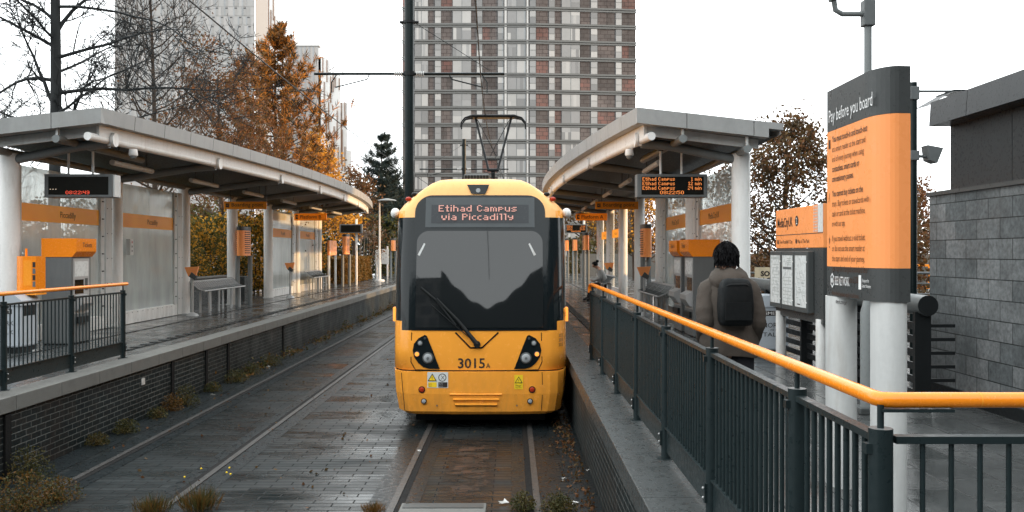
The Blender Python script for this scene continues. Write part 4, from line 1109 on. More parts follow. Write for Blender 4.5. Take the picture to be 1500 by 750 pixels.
# headlight clusters
CL = [(622.5, 491), (613, 496), (606.5, 504), (604.5, 514), (607, 524), (613, 532.5), (620, 538), (628, 540.5), (644.5, 541), (640, 530), (634, 514), (628, 499), (625.5, 492.5)]
for s in (1, -1):
    mir = lambda px: px if s > 0 else 1397.5 - px
    g = MB(); P_ = [FP(*FPX(mir(a), b - .6), .012) for a, b in CL]; P_ = P_ if s < 0 else P_[::-1]
    g.poly(P_, m_tramblk); f_ = g.build('headlight_cluster', tram)
    for a, b, r_, mt in ((615.5, 502.5, .036, m_lens), (611, 518.5, .038, m_ind), (627, 524.5, .075, m_lens), (622.5, 495.5, .015, m_grey)):
        g = MB(); p = FP(*FPX(mir(a), b), .014); g.tube([p, p + V((0, -.012, 0))], [r_ * 1.15, r_], m_dsteel, n=20); g.ball((p.x, p.y - .008, p.z), r_ * .92, mt, 1, .28, 1, n=16, m=8)
        if r_ > .07: g.disc(p + V((0, -.032, 0)), (0, -1, 0), .02, m_grey, n=12)
        g.build('lamp', f_)
    for b, r_, mt in ((570.5, .05, m_lensr), (587.5, .042, m_lens)):
        a = 618 if b < 580 else 621
        g = MB(); p = FP(*FPX(mir(a), b), .006); g.tube([p + V((0, .01, 0)), p + V((0, -.012, 0))], r_, m_tramblk, n=20); g.ball((p.x, p.y - .008, p.z), r_ * .8, mt, 1, .3, 1, n=16, m=8); g.build('tail_lamp' if b < 580 else 'fog_lamp', tram)
# stickers
def sticker(a0, b0, a1, b1, mt, fn, off=.008):
    g = MB(); u0, z0 = FPX(a0, b1); u1, z1 = FPX(a1, b0)
    g.add([FP(u0, z0, off), FP(u1, z0, off), FP(u1, z1, off), FP(u0, z1, off)], [(0, 1, 2, 3)], mt); fn(g, u0, u1, z0, z1, off + .003); g.build('sticker', tram)
def wtri(g, u, z, h, off):
    g.add([FP(u - h * .6, z, off), FP(u + h * .6, z, off), FP(u, z + h, off)], [(0, 1, 2)], m_txtdk)
    g.add([FP(u - h * .43, z + h * .1, off + .002), FP(u + h * .43, z + h * .1, off + .002), FP(u, z + h * .82, off + .002)], [(0, 1, 2)], m_yel)
    g.text('!', FP(u - .006, z + h * .16, off + .004), (1, 0, 0), (0, 0, 1), h * .42, m_txtdk)
def st1(g, u0, u1, z0, z1, off):
    wtri(g, u0 + .075, z0 + .1, .115, off)
    g.add([FP(u0 + .015, z0 + .01, off), FP(u0 + .14, z0 + .01, off), FP(u0 + .14, z0 + .085, off), FP(u0 + .015, z0 + .085, off)], [(0, 1, 2, 3)], m_yel)
    g.text('Danger', FP(u0 + .022, z0 + .05, off + .003), (1, 0, 0), (0, 0, 1), .022, m_lensr, width=.11); g.text('keep clear', FP(u0 + .022, z0 + .022, off + .003), (1, 0, 0), (0, 0, 1), .016, m_txtdk, width=.11)
    g.disc(FP(u0 + .225, z0 + .155, off), (0, -1, 0), .06, m_txtdk, n=20); g.disc(FP(u0 + .225, z0 + .155, off + .002), (0, -1, 0), .048, m_poster, n=20)
    g.text('X', FP(u0 + .2, z0 + .125, off + .004), (1, 0, 0), (0, 0, 1), .06, m_txtdk)
    g.add([FP(u0 + .165, z0 + .01, off), FP(u1 - .012, z0 + .01, off), FP(u1 - .012, z0 + .085, off), FP(u0 + .165, z0 + .085, off)], [(0, 1, 2, 3)], m_txtdk)
    for k in range(2): g.text('no riding', FP(u0 + .172, z0 + .02 + k * .034, off + .003), (1, 0, 0), (0, 0, 1), .018, m_txtw, width=.105)
def st2(g, u0, u1, z0, z1, off):
    wtri(g, (u0 + u1) / 2, z0 + .09, .1, off)
    g.text('Danger', FP(u0 + .018, z0 + .045, off + .003), (1, 0, 0), (0, 0, 1), .024, m_txtdk, width=.09); g.text('live wire', FP(u0 + .018, z0 + .018, off + .003), (1, 0, 0), (0, 0, 1), .016, m_txtdk, width=.09)
sticker(626, 545, 656.5, 568, m_poster, st1); sticker(753.5, 549, 766, 570, m_yel, st2)
# wiper
g = MB()
def wp(px, py, off): return FP(*FPX(px, py), off)
g.tube([wp(699, 504, .05), wp(672, 470, .06), wp(640, 437, .06)], [.036, .024, .016], m_black, n=8); g.tube([wp(699, 504, .0), wp(699, 504, .07)], .05, m_black, n=14)
g.tube([wp(617, 421, .045), wp(640, 440, .05), wp(668, 476, .045)],   .018, m_black, n=6); g.tube([wp(695, 500, .05), wp(664, 474, .05), wp(632, 446, .05)], .008, m_black, n=6)
g.build('wiper', tram)
# side lights, corner cameras, roof badges
for s in (1, -1):
    g = MB(); x = TX + s * 1.335; g.box(x - .03, TY + .62, 1.58, x + .03, TY + .74, 1.80, m_ind, .015); g.build('side_indicator', tram)
    g = MB(); g.ball((TX + s * 1.35, TY + .8, 3.27), .075, m_white, 1, 1.3, 1.1); g.tube([(TX + s * 1.28, TY + .8, 3.27), (TX + s * 1.35, TY + .8, 3.27)], .04, m_grey, n=10); g.build('corner_camera', tram)
    g = MB()
    for z, mt in ((3.455, m_lensr), (3.53, m_black)):
        hw = 1.235 - (z - 3.40) * 1.2; p = V((TX + s * (hw - .045), TY + ff(z) + .18, z + .03))
        g.ball(p, .05, mt, 1, 1, .7, n=10, m=6)
    g.build('roof_badge', tram)
# side windows and doors
for s in (1, -1):
    x = TX + s * 1.328; y = TY + 1.0; k = 0
    while y < TY + 19.4:
        wd = 1.35 if k % 3 == 1 else 1.9
        g = MB(); 
        if k % 3 == 1:
            g.box(x - .006, y, .42, x + .006, y + wd, 3.1, m_tramtop); f_ = g.build('door', tram)
            for q in (0, 1):
                g = MB(); a = y + .06 + q * (wd / 2); g.box(x - .012, a, 1.1, x + .012, a + wd / 2 - .12, 2.95, m_sidegl); g.build('pane', f_)
        else:
            g.box(x - .008, y + .04, 1.6, x + .008, y + wd - .04, 3.1, m_sidegl); g.build('side_window', tram)
        y += wd; k += 1
# roof kit and pantograph
g = MB(); g.box(TX - .30, TY + 1.3, 3.80, TX + .12, TY + 2.2, 3.93, m_dsteel, .02)
for i in range(8): g.box(TX - .28 + i * .05, TY + 1.285, 3.83, TX - .25 + i * .05, TY + 1.31, 3.91, m_black)
g.build('roof_unit', tram)
g = MB(); g.box(TX - .8, TY + 5, 3.79, TX + .8, TY + 11, 3.96, m_grey, .03); g.build('roof_equipment', tram)
PY = 22.0; zc = 6.0
g = MB()
hx = TX + .03
for dy in (-.14, .14):
    pts = [(hx - .80, PY + dy, zc - .27), (hx - .79, PY + dy, zc - .14), (hx - .70, PY + dy, zc - .03), (hx - .52, PY + dy, zc + .02), (hx + .52, PY + dy, zc + .02), (hx + .70, PY + dy, zc - .03), (hx + .79, PY + dy, zc - .14), (hx + .80, PY + dy, zc - .27)]
    g.tube(pts, [.018, .018, .022, .035, .035, .022, .018, .018], m_black, n=8)
g.box(hx - .52, PY - .16, zc - .02, hx + .52, PY + .16, zc + .045, m_black, .015)
f_ = g.build('pantograph', tram)
g = MB()
for s in (1, -1):
    g.tube([(hx + s * .44, PY, zc - .03), (hx + s * .11, PY - .5, zc - 1.35)], .028, m_black, n=8)
    g.tube([(hx + s * .40, PY, zc - .05), (hx - s * .08, PY - .3, zc - 1.0)], .009, m_black, n=6)
g.tube([(hx - .14, PY - .5, zc - 1.35), (hx + .14, PY - .5, zc - 1.35)], .04, m_black, n=8); g.tube([(hx - .2, PY - .4, zc - 1.08), (hx + .2, PY - .4, zc - 1.08)], .014, m_black, n=6)
g.build('upper_arm', f_)
g = MB(); g.tube([(hx, PY - .5, zc - 1.38), (hx, PY + 1.3, 3.95)], .05, m_black, n=10); g.box(hx - .5, PY + .9, 3.95, hx + .5, PY + 1.6, 4.1, m_black, .02); g.build('lower_arm', f_)

# ================================================================== overhead line
def ole(x, y, r, ztop, label):
    t = thing('overhead_line_mast', label, 'mast', (x, y, 0))
    g = MB(); g.tube([(x, y, 0), (x, y, ztop)], r, m_pole, n=18); g.tube([(x, y, 0), (x, y, .06)], r * 2, m_pole, n=16); g.build('pole', t)
    zA = 6.88
    for s, xe in ((-1, TC[0] - .3), (1, TC[1] + .3)):
        g = MB(); x0 = x + s * r
        g.tube([(x0, y, zA), (x + s * 2.25, y, zA + .0)], .032, m_pole, n=8)
        for q in range(4): g.tube([(x0 + s * (.06 + q * .05), y, zA), (x0 + s * (.085 + q * .05), y, zA)], .06, m_pale, n=10)
        g.tube([(x + s * .95, y, zA - .03), (x + s * 1.0, y, zA - .13), (x + s * 1.75, y, zA - .32)], .016, m_pole, n=6)
        g.tube([(x + s * 1.72, y, zA - .02), (x + s * 1.84, y, zA - .2), (x + s * 1.84, y, zA - .45)], .014, m_pole, n=6)
        f_ = g.build('cantilever', t)
        g = MB(); g.tube([(x0, y, zA + 1.22), (x + s * 1.9, y, zA + .08)], .007, m_pole, n=5); g.build('stay_wire', f_)
    g = MB(); g.tube([(x, y, zA + 1.19), (x, y, zA + 1.25)], r * 1.25, m_black, n=14); g.tube([(x - r * 2, y, zA + 1.22), (x + r * 2, y, zA + 1.22)], .035, m_black, n=8); g.tube([(x, y, zA - .05), (x, y, zA + .05)], r * 1.2, m_black, n=14); g.build('clamp', t)
ole(-2.43, 21.0, .112, 11.5, 'tall dark overhead line pole standing just left of the tram roof')
ole(-2.43, 45.0, .10, 8.4, 'thinner distant overhead line pole behind the pantograph')
for tc, lab in ((TC[0], 'thin overhead contact wire above the empty left track'), (TC[1], 'thin overhead contact wire above the yellow tram')):
    t = MB()
    pts = []
    for y in [3 + 3 * i for i in range(40)]: pts.append((tc + (.18 * math.cos(y / 24 * math.pi)), y, 6.05 + (.0 if y < 45 else 0)))
    t.tube(pts, .013, m_black, n=5)
    o = t.build('contact_wire', loc=(tc, 3, 6.05)); tag(o, lab, 'wire')

# ================================================================== unseen blocks added behind and right of the camera to cast shade and shape reflections
m_blocker = brickmat('blocker_facade', 'YZX', 3.2, 3.4, .55, (.05, .055, .06), (.08, .085, .09), (.16, .155, .15), rough=(.2, .5), bump=0)
m_blocker2 = brickmat('blocker_facade_cross', 'XZY', 3.2, 3.4, .55, (.05, .055, .06), (.08, .085, .09), (.16, .155, .15), rough=(.2, .5), bump=0)
g = MB(); g.box(46, -90, .95, 48, 24.6, 40, m_blocker)
rr_ = random.Random(12)
g.box(-60, -64, .95, -13, -46, 25, m_blocker2); g.box(13, -64, .95, 56, -46, 26, m_blocker2)
pr_ = [(-13, -46, .95)] + [(-13 + i * .5, -46, 16.0 + 9.5 * (abs(-12.3 + i * .5) / 11) ** 1.5 + .35 * math.sin(i * .7)) for i in range(53)] + [(13, -46, .95)]  # added mass, top curved to shape the dark reflection in the windscreen
g.prism(pr_, (0, 0, 0), (0, -14, 0), m_pole)
struct(g, 'light_blockers')
# ================================================================== people
def skin_mesh(name, nodes, edges, mat, parent, sub=2):
    """nodes: {key: ((x,y,z), r or (rx,ry))}; the first node is the root"""
    off = BASE[parent.name]
    keys = list(nodes); me = bpy.data.meshes.new(name)
    me.from_pydata([tuple(V(nodes[k][0]) - off) for k in keys], [(keys.index(a), keys.index(b)) for a, b in edges], [])
    ob = bpy.data.objects.new(name, me); COL.objects.link(ob)
    sk = ob.modifiers.new('s', 'SKIN'); sk.use_smooth_shade = True
    if not me.skin_vertices: me.skin_vertices.new()
    for i, k in enumerate(keys):
        r_ = nodes[k][1]; me.skin_vertices[0].data[i].radius = r_ if isinstance(r_, tuple) else (r_, r_)
        me.skin_vertices[0].data[i].use_root = (i == 0)
    ss = ob.modifiers.new('u', 'SUBSURF'); ss.levels = sub; ss.render_levels = sub
    dg = bpy.context.evaluated_depsgraph_get(); dg.update()
    m2 = bpy.data.meshes.new_from_object(ob.evaluated_get(dg)); m2.name = name
    bpy.data.objects.remove(ob); bpy.data.meshes.remove(me)
    m2.materials.clear(); m2.materials.append(mat)
    for p in m2.polygons: p.use_smooth = True; p.material_index = 0
    o = bpy.data.objects.new(name, m2); COL.objects.link(o); o.parent = parent; BASE[o.name] = off
    return o
def ell(c, rx, ry, z, n=24, p=1.0, rot=0, dx=0):
    out = []
    for i in range(n):
        a = 2 * math.pi * i / n; x = rx * math.copysign(abs(math.cos(a)) ** p, math.cos(a)); y = ry * math.copysign(abs(math.sin(a)) ** p, math.sin(a))
        out.append((c[0] + x * math.cos(rot) - y * math.sin(rot), c[1] + x * math.sin(rot) + y * math.cos(rot), z))
    return out
def hair_cap(mb, c, rx, ry, rz, seed, front, n=40, m=20, cut=-.35, amp=.05):
    """head-hugging hair: front = unit vector of the face"""
    vs = []; fs = []
    for i in range(m + 1):
        for j in range(n):
            a = 2 * math.pi * j / n; dirx, diry = math.cos(a), math.sin(a)
            fa = dirx * front[0] + diry * front[1]
            zmin = cut if fa < .25 else cut + (fa - .25) * 1.1
            z = 1 - (1 - zmin) * (i / m); rr = math.sqrt(max(0, 1 - z * z)) if z > -.2 else math.sqrt(1 - .04)
            k = 1 + amp * (math.sin(a * 11 + seed + i * .7) * .5 + math.sin(a * 5 - i * .9 + seed) * .6) * (1 if i > 2 else .4)
            vs.append((c[0] + rx * rr * dirx * k, c[1] + ry * rr * diry * k, c[2] + rz * z * (1 + .5 * (k - 1))))
    for i in range(m):
        for j in range(n): fs.append((i * n + j, (i + 1) * n + j, (i + 1) * n + (j + 1) % n, i * n + (j + 1) % n))
    mb.add(vs, fs, m_hair, True)
def walker():
    x, y, z = 1.775, 7.26, PZ
    t = thing('person', 'man in a taupe hooded coat with a black backpack, walking away beyond the railing', 'person', (x, y, z))
    N = {
     'pelvis': ((x, y, z + .92), (.135, .10)), 'waist': ((x, y, z + 1.08), (.125, .095)), 'chest': ((x + .0, y + .01, z + 1.27), (.15, .11)), 'neckb': ((x, y + .02, z + 1.43), (.075, .07)), 'neck': ((x - .005, y + .03, z + 1.50), .055),
     'head1': ((x - .012, y + .04, z + 1.575), (.065, .075)), 'head2': ((x - .015, y + .045, z + 1.645), (.076, .09)), 'head3': ((x - .015, y + .04, z + 1.71), (.055, .065)),
     'nose': ((x - .045, y + .155, z + 1.60), .014), 'earl': ((x - .105, y + .03, z + 1.61), .014), 'earr': ((x + .07, y + .04, z + 1.61), .014),
     'shl': ((x - .155, y + .01, z + 1.41), .06), 'ell': ((x - .205, y - .06, z + 1.13), .042), 'wrl': ((x - .19, y + .12, z + .98), .03), 'hal': ((x - .16, y + .17, z + .94), .035),
     'shr': ((x + .155, y + .01, z + 1.41), .06), 'elr': ((x + .212, y - .05, z + 1.11), .042), 'wrr': ((x + .205, y + .07, z + .92), .03), 'har': ((x + .21, y + .13, z + .87), .035),
     'hpl': ((x - .09, y, z + .86), .085), 'knl': ((x - .10, y + .16, z + .50), .06), 'anl': ((x - .10, y + .09, z + .09), .04), 'tol': ((x - .11, y + .25, z + .045), .035), 'hel': ((x - .10, y + .03, z + .04), .035),
     'hpr': ((x + .09, y, z + .86), .085), 'knr': ((x + .10, y - .06, z + .48), .06), 'anr': ((x + .10, y - .27, z + .16), .04), 'tor': ((x + .105, y - .14, z + .04), .035), 'her': ((x + .10, y - .33, z + .13), .035)}
    E = [('pelvis', 'waist'), ('waist', 'chest'), ('chest', 'neckb'), ('neckb', 'neck'), ('neck', 'head1'), ('head1', 'head2'), ('head2', 'head3'), ('head1', 'nose'), ('head1', 'earl'), ('head1', 'earr'),
         ('neckb', 'shl'), ('shl', 'ell'), ('ell', 'wrl'), ('wrl', 'hal'), ('neckb', 'shr'), ('shr', 'elr'), ('elr', 'wrr'), ('wrr', 'har'),
         ('pelvis', 'hpl'), ('hpl', 'knl'), ('knl', 'anl'), ('anl', 'tol'), ('anl', 'hel'), ('pelvis', 'hpr'), ('hpr', 'knr'), ('knr', 'anr'), ('anr', 'tor'), ('anr', 'her')]
    skin_mesh('body', N, E, m_skin, t)
    for q in ('l', 'r'):
        g = MB(); P_ = [N['hp' + q][0], N['kn' + q][0], N['an' + q][0]]
        P_ = [V(P_[0]) + V((0, 0, .05)), V(P_[0]).lerp(V(P_[1]), .5), V(P_[1]), V(P_[1]).lerp(V(P_[2]), .5), V(P_[2]) + V((0, 0, -.03))]
        g.tube(P_, [.115, .10, .085, .08, .078], m_trs, n=14); g.build('trouser_leg', t)
        g = MB(); a, b, c = V(N['an' + q][0]), V(N['to' + q][0]), V(N['he' + q][0]); g.tube([c + V((0, -.01, .01)), a + V((0, .03, -.03)), b.lerp(c, .4) + V((0, 0, .015)), b, b + V((0, .03, -.005))], [.035, .055, .05, .045, .02], m_black, n=12); g.build('shoe', t)
    # coat: rings from hem to collar, then sleeves and the hood
    g = MB(); R_ = []
    prof = [(.84, .235, .175, 0), (.86, .245, .18, 0), (.98, .232, .172, .0), (1.10, .212, .158, .0), (1.20, .198, .152, .0), (1.30, .200, .148, .0), (1.39, .198, .135, .01), (1.445, .165, .115, .015), (1.485, .12, .10, .02), (1.52, .085, .085, .025)]
    for zz, rx, ry, dy in prof:
        n = 36; r_ = []
        for i in range(n):
            a = 2 * math.pi * i / n
            w_ = 1 + (.045 * math.sin(a * 6 + zz * 9) + .03 * math.sin(a * 9 - zz * 6)) * max(0, (1.25 - zz)) * 1.6 + .012 * math.sin(a * 7 + zz * 35)
            r_.append((x + rx * math.copysign(abs(math.cos(a)) ** .9, math.cos(a)) * w_, y + dy + ry * math.sin(a) * w_, z + zz + (.012 * math.sin(a * 3) if zz < .9 else 0)))
        R_.append(r_)
    g.rings(R_, m_cloth, cap0=False); 
    for q, sg in (('l', -1), ('r', 1)):
        s_, e_, w_ = [V(N[k + q][0]) for k in ('sh', 'el', 'wr')]
        h_ = V(N['ha' + q][0])
        P_ = [s_ + V((-sg * .06, 0, .02)), s_ + V((sg * .01, 0, -.02)), s_.lerp(e_, .4) + V((sg * .02, 0, 0)), s_.lerp(e_, .8) + V((sg * .015, -.01, 0)), e_ + V((sg * .0, -.01, -.01)), e_.lerp(w_, .4), w_, h_]
        r2 = [.065, .082, .078, .072, .072, .066, .058, .048]
        pp = []; rr = []
        for i in range(len(P_) - 1):
            for k in range(3):
                pp.append(P_[i].lerp(P_[i + 1], k / 3)); rr.append((r2[i] + (r2[i + 1] - r2[i]) * k / 3) * (1 + .05 * math.sin(i * 5 + k * 2.4)))
        pp.append(P_[-1]); rr.append(r2[-1])
        g.tube(pp, rr, m_cloth, n=16)
    g.build('coat', t)
    g = MB(); R_ = []
    for zz, rx, ry, dy in ((1.40, .12, .06, -.085), (1.43, .155, .095, -.06), (1.47, .165, .115, -.03), (1.51, .145, .115, -.005), (1.54, .112, .105, .02), (1.555, .095, .095, .03), (1.53, .075, .08, .035)):
        R_.append([(p[0], p[1], p[2] + .012 * math.sin(i * 1.1 + zz * 50)) for i, p in enumerate(ell((x - .005, y + dy), rx, ry, z + zz, 30))])
    g.rings(R_, m_cloth); g.build('hood', t)
    # backpack
    g = MB(); bx, by = x - .0, y - .205
    R_ = []
    for zz, hw, th in ((1.005, .09, .05), (1.01, .125, .075), (1.04, .138, .09), (1.15, .145, .1), (1.28, .138, .092), (1.34, .125, .08), (1.372, .10, .06), (1.38, .06, .035)):
        R_.append(ell((bx, by), hw * .93, th, z + .095 + zz, 32, .45, rot=.05))
    g.rings(R_, m_pack)
    pf = [(bx - .105, by - .103, z + 1.15), (bx + .105, by - .097, z + 1.15), (bx + .10, by - .097, z + 1.29), (bx - .10, by - .103, z + 1.29)]
    g.prism(pf, (0, 0, 0), (0, -.012, 0), m_pack)
    g.tube([(bx - .12, by - .06, z + 1.40), (bx - .06, by - .095, z + 1.43), (bx + .06, by - .09, z + 1.43), (bx + .12, by - .05, z + 1.40)], .005, m_black, n=6)
    for sg in (-1, 1): g.tube([(x + sg * .10, y - .12, z + 1.36), (x + sg * .12, y - .02, z + 1.445), (x + sg * .13, y + .09, z + 1.40), (x + sg * .15, y + .15, z + 1.25), (x + sg * .17, y + .06, z + 1.08), (x + sg * .13, y - .12, z + 1.04)], .016, m_pack, n=8)
    g.build('backpack', t)
    g = MB(); hair_cap(g, (x - .015, y + .035, z + 1.655), .094, .108, .108, 1.0, (-.3, .95), cut=-.75, amp=.05)
    hp = []; hd = []
    for _ in range(1500):
        a = random.uniform(0, 6.283); zz = random.uniform(-.72, 1); fa = math.cos(a) * -.3 + math.sin(a) * .95
        if fa > .25 and zz < .1: continue
        rr = math.sqrt(max(.12, 1 - zz * zz)) if zz > -.2 else .98
        hp.append((x - .015 + .098 * rr * math.cos(a), y + .035 + .112 * rr * math.sin(a), z + 1.655 + .112 * zz)); hd.append((math.cos(a) * (.35 + .5 * max(zz, 0)) , math.sin(a) * (.35 + .5 * max(zz, 0)), -1.0 + .6 * max(0, zz)))
    hd = np.array(hd); hd /= np.linalg.norm(hd, axis=1)[:, None]
    hr = g.build('hair', t); leaves('hair_strands', hp, .026, [m_hair], t, aspect=.2, dirs=hd * 4)
    g = MB()
    for dx in (-.035, .022): g.ball((x - .03 + dx, y + .128, z + 1.635), .011, m_txtw, n=8, m=6); g.ball((x - .03 + dx, y + .137, z + 1.635), .006, m_black, n=8, m=6)
    g.tube([(x - .055, y + .135, z + 1.555), (x - .01, y + .138, z + 1.555)], .006, m_lensr, n=6); g.build('face', t)
walker()
def sitter():
    """sits sideways on a bench, facing the track, looking down at something in the hands"""
    x, y, z = 3.25, 31.0, PZ
    t = thing('person', 'seated person in grey top and black trousers with a hair bun, head bowed', 'person', (x, y, z))
    S = .5
    N = {'pelvis': ((x, y, z + .58), (.13, .13)), 'waist': ((x - .05, y, z + .75), (.11, .12)), 'chest': ((x - .14, y, z + .97), (.115, .15)), 'neckb': ((x - .22, y, z + 1.12), (.07, .07)), 'neck': ((x - .27, y, z + 1.17), .05),
     'head1': ((x - .34, y, z + 1.20), (.07, .065)), 'head2': ((x - .37, y, z + 1.27), (.088, .075)), 'head3': ((x - .36, y, z + 1.33), (.06, .055)), 'nose': ((x - .46, y, z + 1.20), .013),
     'hpl': ((x - .04, y - .1, z + .55), .09), 'knl': ((x - .50, y - .13, z + .52), .065), 'anl': ((x - .46, y - .13, z + .10), .04), 'tol': ((x - .64, y - .14, z + .04), .035),
     'hpr': ((x - .04, y + .1, z + .55), .09), 'knr': ((x - .48, y + .13, z + .52), .065), 'anr': ((x - .56, y + .13, z + .10), .04), 'tor': ((x - .74, y + .14, z + .04), .035)}
    E = [('pelvis', 'waist'), ('waist', 'chest'), ('chest', 'neckb'), ('neckb', 'neck'), ('neck', 'head1'), ('head1', 'head2'), ('head2', 'head3'), ('head1', 'nose')]
    for q in ('l', 'r'): E += [('pelvis', 'hp' + q), ('hp' + q, 'kn' + q), ('kn' + q, 'an' + q), ('an' + q, 'to' + q)]
    for q, sg in (('l', -1), ('r', 1)):
        N['sh' + q] = ((x - .19, y + sg * .17, z + 1.06), .06); N['el' + q] = ((x - .20, y + sg * .22, z + .78), .042); N['wr' + q] = ((x - .42, y + sg * .10, z + .70), .028); N['pa' + q] = ((x - .49, y + sg * .07, z + .70), (.03, .016))
        E += [('neckb', 'sh' + q), ('sh' + q, 'el' + q), ('el' + q, 'wr' + q), ('wr' + q, 'pa' + q)]
        for k, (dy, L) in enumerate(((-.028, .06), (-.009, .07), (.009, .066), (.028, .05))):
            N['f%d%s' % (k, q)] = ((x - .49 - .6 * L, y + sg * .07 + dy, z + .705), .009); N['g%d%s' % (k, q)] = ((x - .49 - L, y + sg * .07 + dy, z + .685), .008)
            E += [('pa' + q, 'f%d%s' % (k, q)), ('f%d%s' % (k, q), 'g%d%s' % (k, q))]
        N['th' + q] = ((x - .475, y + sg * .02, z + .715), .010); E += [('pa' + q, 'th' + q)]
    skin_mesh('body', N, E, m_skin, t)
    g = MB(); C = [V(N[k][0]) for k in ('pelvis', 'waist', 'chest', 'neckb')]
    g.rings([[(c.x + (p[0]), c.y + p[1], c.z + dz) for p in ell((0, 0), rx, ry, 0, 20)] for c, rx, ry, dz in ((C[0], .15, .18, -.02), (C[1], .15, .17, 0), (C[2], .15, .2, 0), (C[2] * .4 + C[3] * .6, .12, .16, .02), (C[3], .07, .08, .03))], m_greysweat)
    for q in ('l', 'r'): g.tube([N['sh' + q][0], N['el' + q][0], N['wr' + q][0]], [.08, .065, .042], m_greysweat, n=12)
    g.build('sweater', t)
    g = MB()
    for q in ('l', 'r'): g.tube([V(N['hp' + q][0]) + V((.08, 0, 0)), N['hp' + q][0], N['kn' + q][0], V(N['kn' + q][0]) + V((.0, 0, -.08)), N['an' + q][0]], [.12, .12, .088, .085, .07], m_trs, n=12)
    g.build('trousers', t)
    g = MB()
    for q in ('l', 'r'): g.tube([V(N['an' + q][0]) + V((.05, 0, -.04)), V(N['an' + q][0]) + V((-.02, 0, -.02)), N['to' + q][0], V(N['to' + q][0]) + V((-.03, 0, 0))], [.04, .055, .045, .02], m_black, n=10)
    g.build('shoes', t)
    g = MB(); hair_cap(g, (x - .355, y, z + 1.275), .108, .095, .10, 2.0, (-.9, 0), n=24, m=10, cut=-.5); g.ball((x - .27, y, z + 1.38), .055, m_hair); g.build('hair', t)
sitter()
bench(3.28, 29.6, 32.4, 1, 'perch bench under the seated person on the right platform')

# ================================================================== vegetation
def blobpts(c, r, n, rz=None, shell=.45):
    d = rng.normal(size=(n, 3)); d /= np.linalg.norm(d, axis=1)[:, None]
    rad = shell + (1 - shell) * rng.random(n) ** .6
    p = d * rad[:, None] * r
    if rz: p[:, 2] *= rz / r
    return p + np.array(c)
def branch_tree(mb, base, h, r0, seed, mat, limbs=14, spread=1.0, levels=3, tip=.5, start=.25, droop=.0, up=.35, twigr=.010, kids=(7, 6), limb_len=.45, dirbias=None):
    """bare tree: trunk, limbs, branches and twigs as thin tapered tubes; returns twig tips"""
    rnd = random.Random(seed); tips = []
    def grow(p, d, L, r, lev, k):
        pts = [p]; rs = [r]; seg = 6 if lev < 2 else 4
        for i in range(seg):
            jit = V((rnd.uniform(-1, 1), rnd.uniform(-1, 1), rnd.uniform(-1, 1))) * (.20 if lev else .03)
            d = (d + jit + V((0, 0, (up - (.0 if lev > 1 else droop)) * .16 if lev else 0))).normalized()
            p = p + d * L / seg; pts.append(p); rs.append(max(twigr * .6, r * (1 - (i + 1) / seg * .8)) if lev else r * (1 - (i + 1) / seg * (1 - tip * .5)))
        mb.tube(pts, rs, mat, n=(12 if lev == 0 else 6 if lev == 1 else 3), caps=False)
        if lev >= levels: tips.append(pts[-1]); tips.append(pts[-2]); return
        nk = limbs if lev == 0 else kids[min(lev - 1, len(kids) - 1)]
        for c in range(nk):
            t_ = start + (1 - start) * (c + rnd.random()) / nk if lev == 0 else .2 + .8 * (c + rnd.random()) / nk
            q = t_ * seg; i = min(seg - 1, int(q)); pp = pts[i].lerp(pts[i + 1], q - i); dd = (pts[i + 1] - pts[i]).normalized()
            if lev == 0:
                a = c * 2.4 + rnd.uniform(-.5, .5); side = V((math.cos(a), math.sin(a), 0)); nd = (side * spread + V((0, 0, rnd.uniform(.15, .7)))).normalized(); LL = h * limb_len * (1.15 - .8 * t_) * rnd.uniform(.7, 1.2)
                if dirbias: nd = (nd + V(dirbias) * .4).normalized()
            else:
                o_ = dd.orthogonal().normalized(); o_ = Quaternion(dd, rnd.uniform(0, 6.28)) @ o_; nd = (dd * .75 + o_ * rnd.uniform(.5, 1.0)).normalized(); LL = L * rnd.uniform(.35, .6)
            grow(pp, nd, LL, max(twigr, rs[i] * (.5 if lev else .42)), lev + 1, c)
    grow(V(base), V((0, 0, 1)), h, r0, 0, 0)
    return tips

lf_rust = leafmat('leaf_rust', [(.035, .022, .014), (.11, .05, .022), (.20, .085, .03), (.07, .045, .025)], 1.6)
lf_gold = leafmat('leaf_gold', [(.16, .085, .015), (.50, .24, .022), (.68, .34, .035), (.20, .12, .02)], 1.3)
lf_brown = leafmat('leaf_brown', [(.025, .022, .014), (.075, .05, .022), (.15, .085, .03), (.05, .042, .02)], 1.5)
lf_pine = leafmat('pine_needles', [(.010, .018, .014), (.03, .03, .016), (.085, .05, .018), (.02, .026, .016)], 1.1, .25)
lf_pineo = leafmat('pine_needles_orange', [(.05, .03, .014), (.30, .125, .025), (.55, .22, .04), (.14, .07, .02)], .8, .3)  # sunlit orange put into the needle colour, mixed among the dark needles
lf_fir = leafmat('fir_needles', [(.010, .020, .020), (.022, .036, .032), (.04, .05, .038)], 1.2, .2)
lf_shrub = leafmat('leaf_shrub', [(.015, .024, .014), (.05, .06, .018), (.13, .11, .022), (.03, .04, .018)], 1.2)
lf_hedge = leafmat('leaf_hedge', [(.06, .035, .012), (.20, .10, .02), (.12, .08, .02), (.05, .045, .015)], 1.8)
lf_weed = leafmat('leaf_weed', [(.014, .022, .012), (.042, .048, .015), (.085, .068, .02), (.12, .06, .016)], 5, .3)

def tree(name, label, base, h, r0, seed, mat, **kw):
    t = thing(name, label, 'tree', base)
    g = MB(); tips = branch_tree(g, base, h, r0, seed, mat, **kw); g.build('branches' if False else 'trunk', t)
    return t, tips
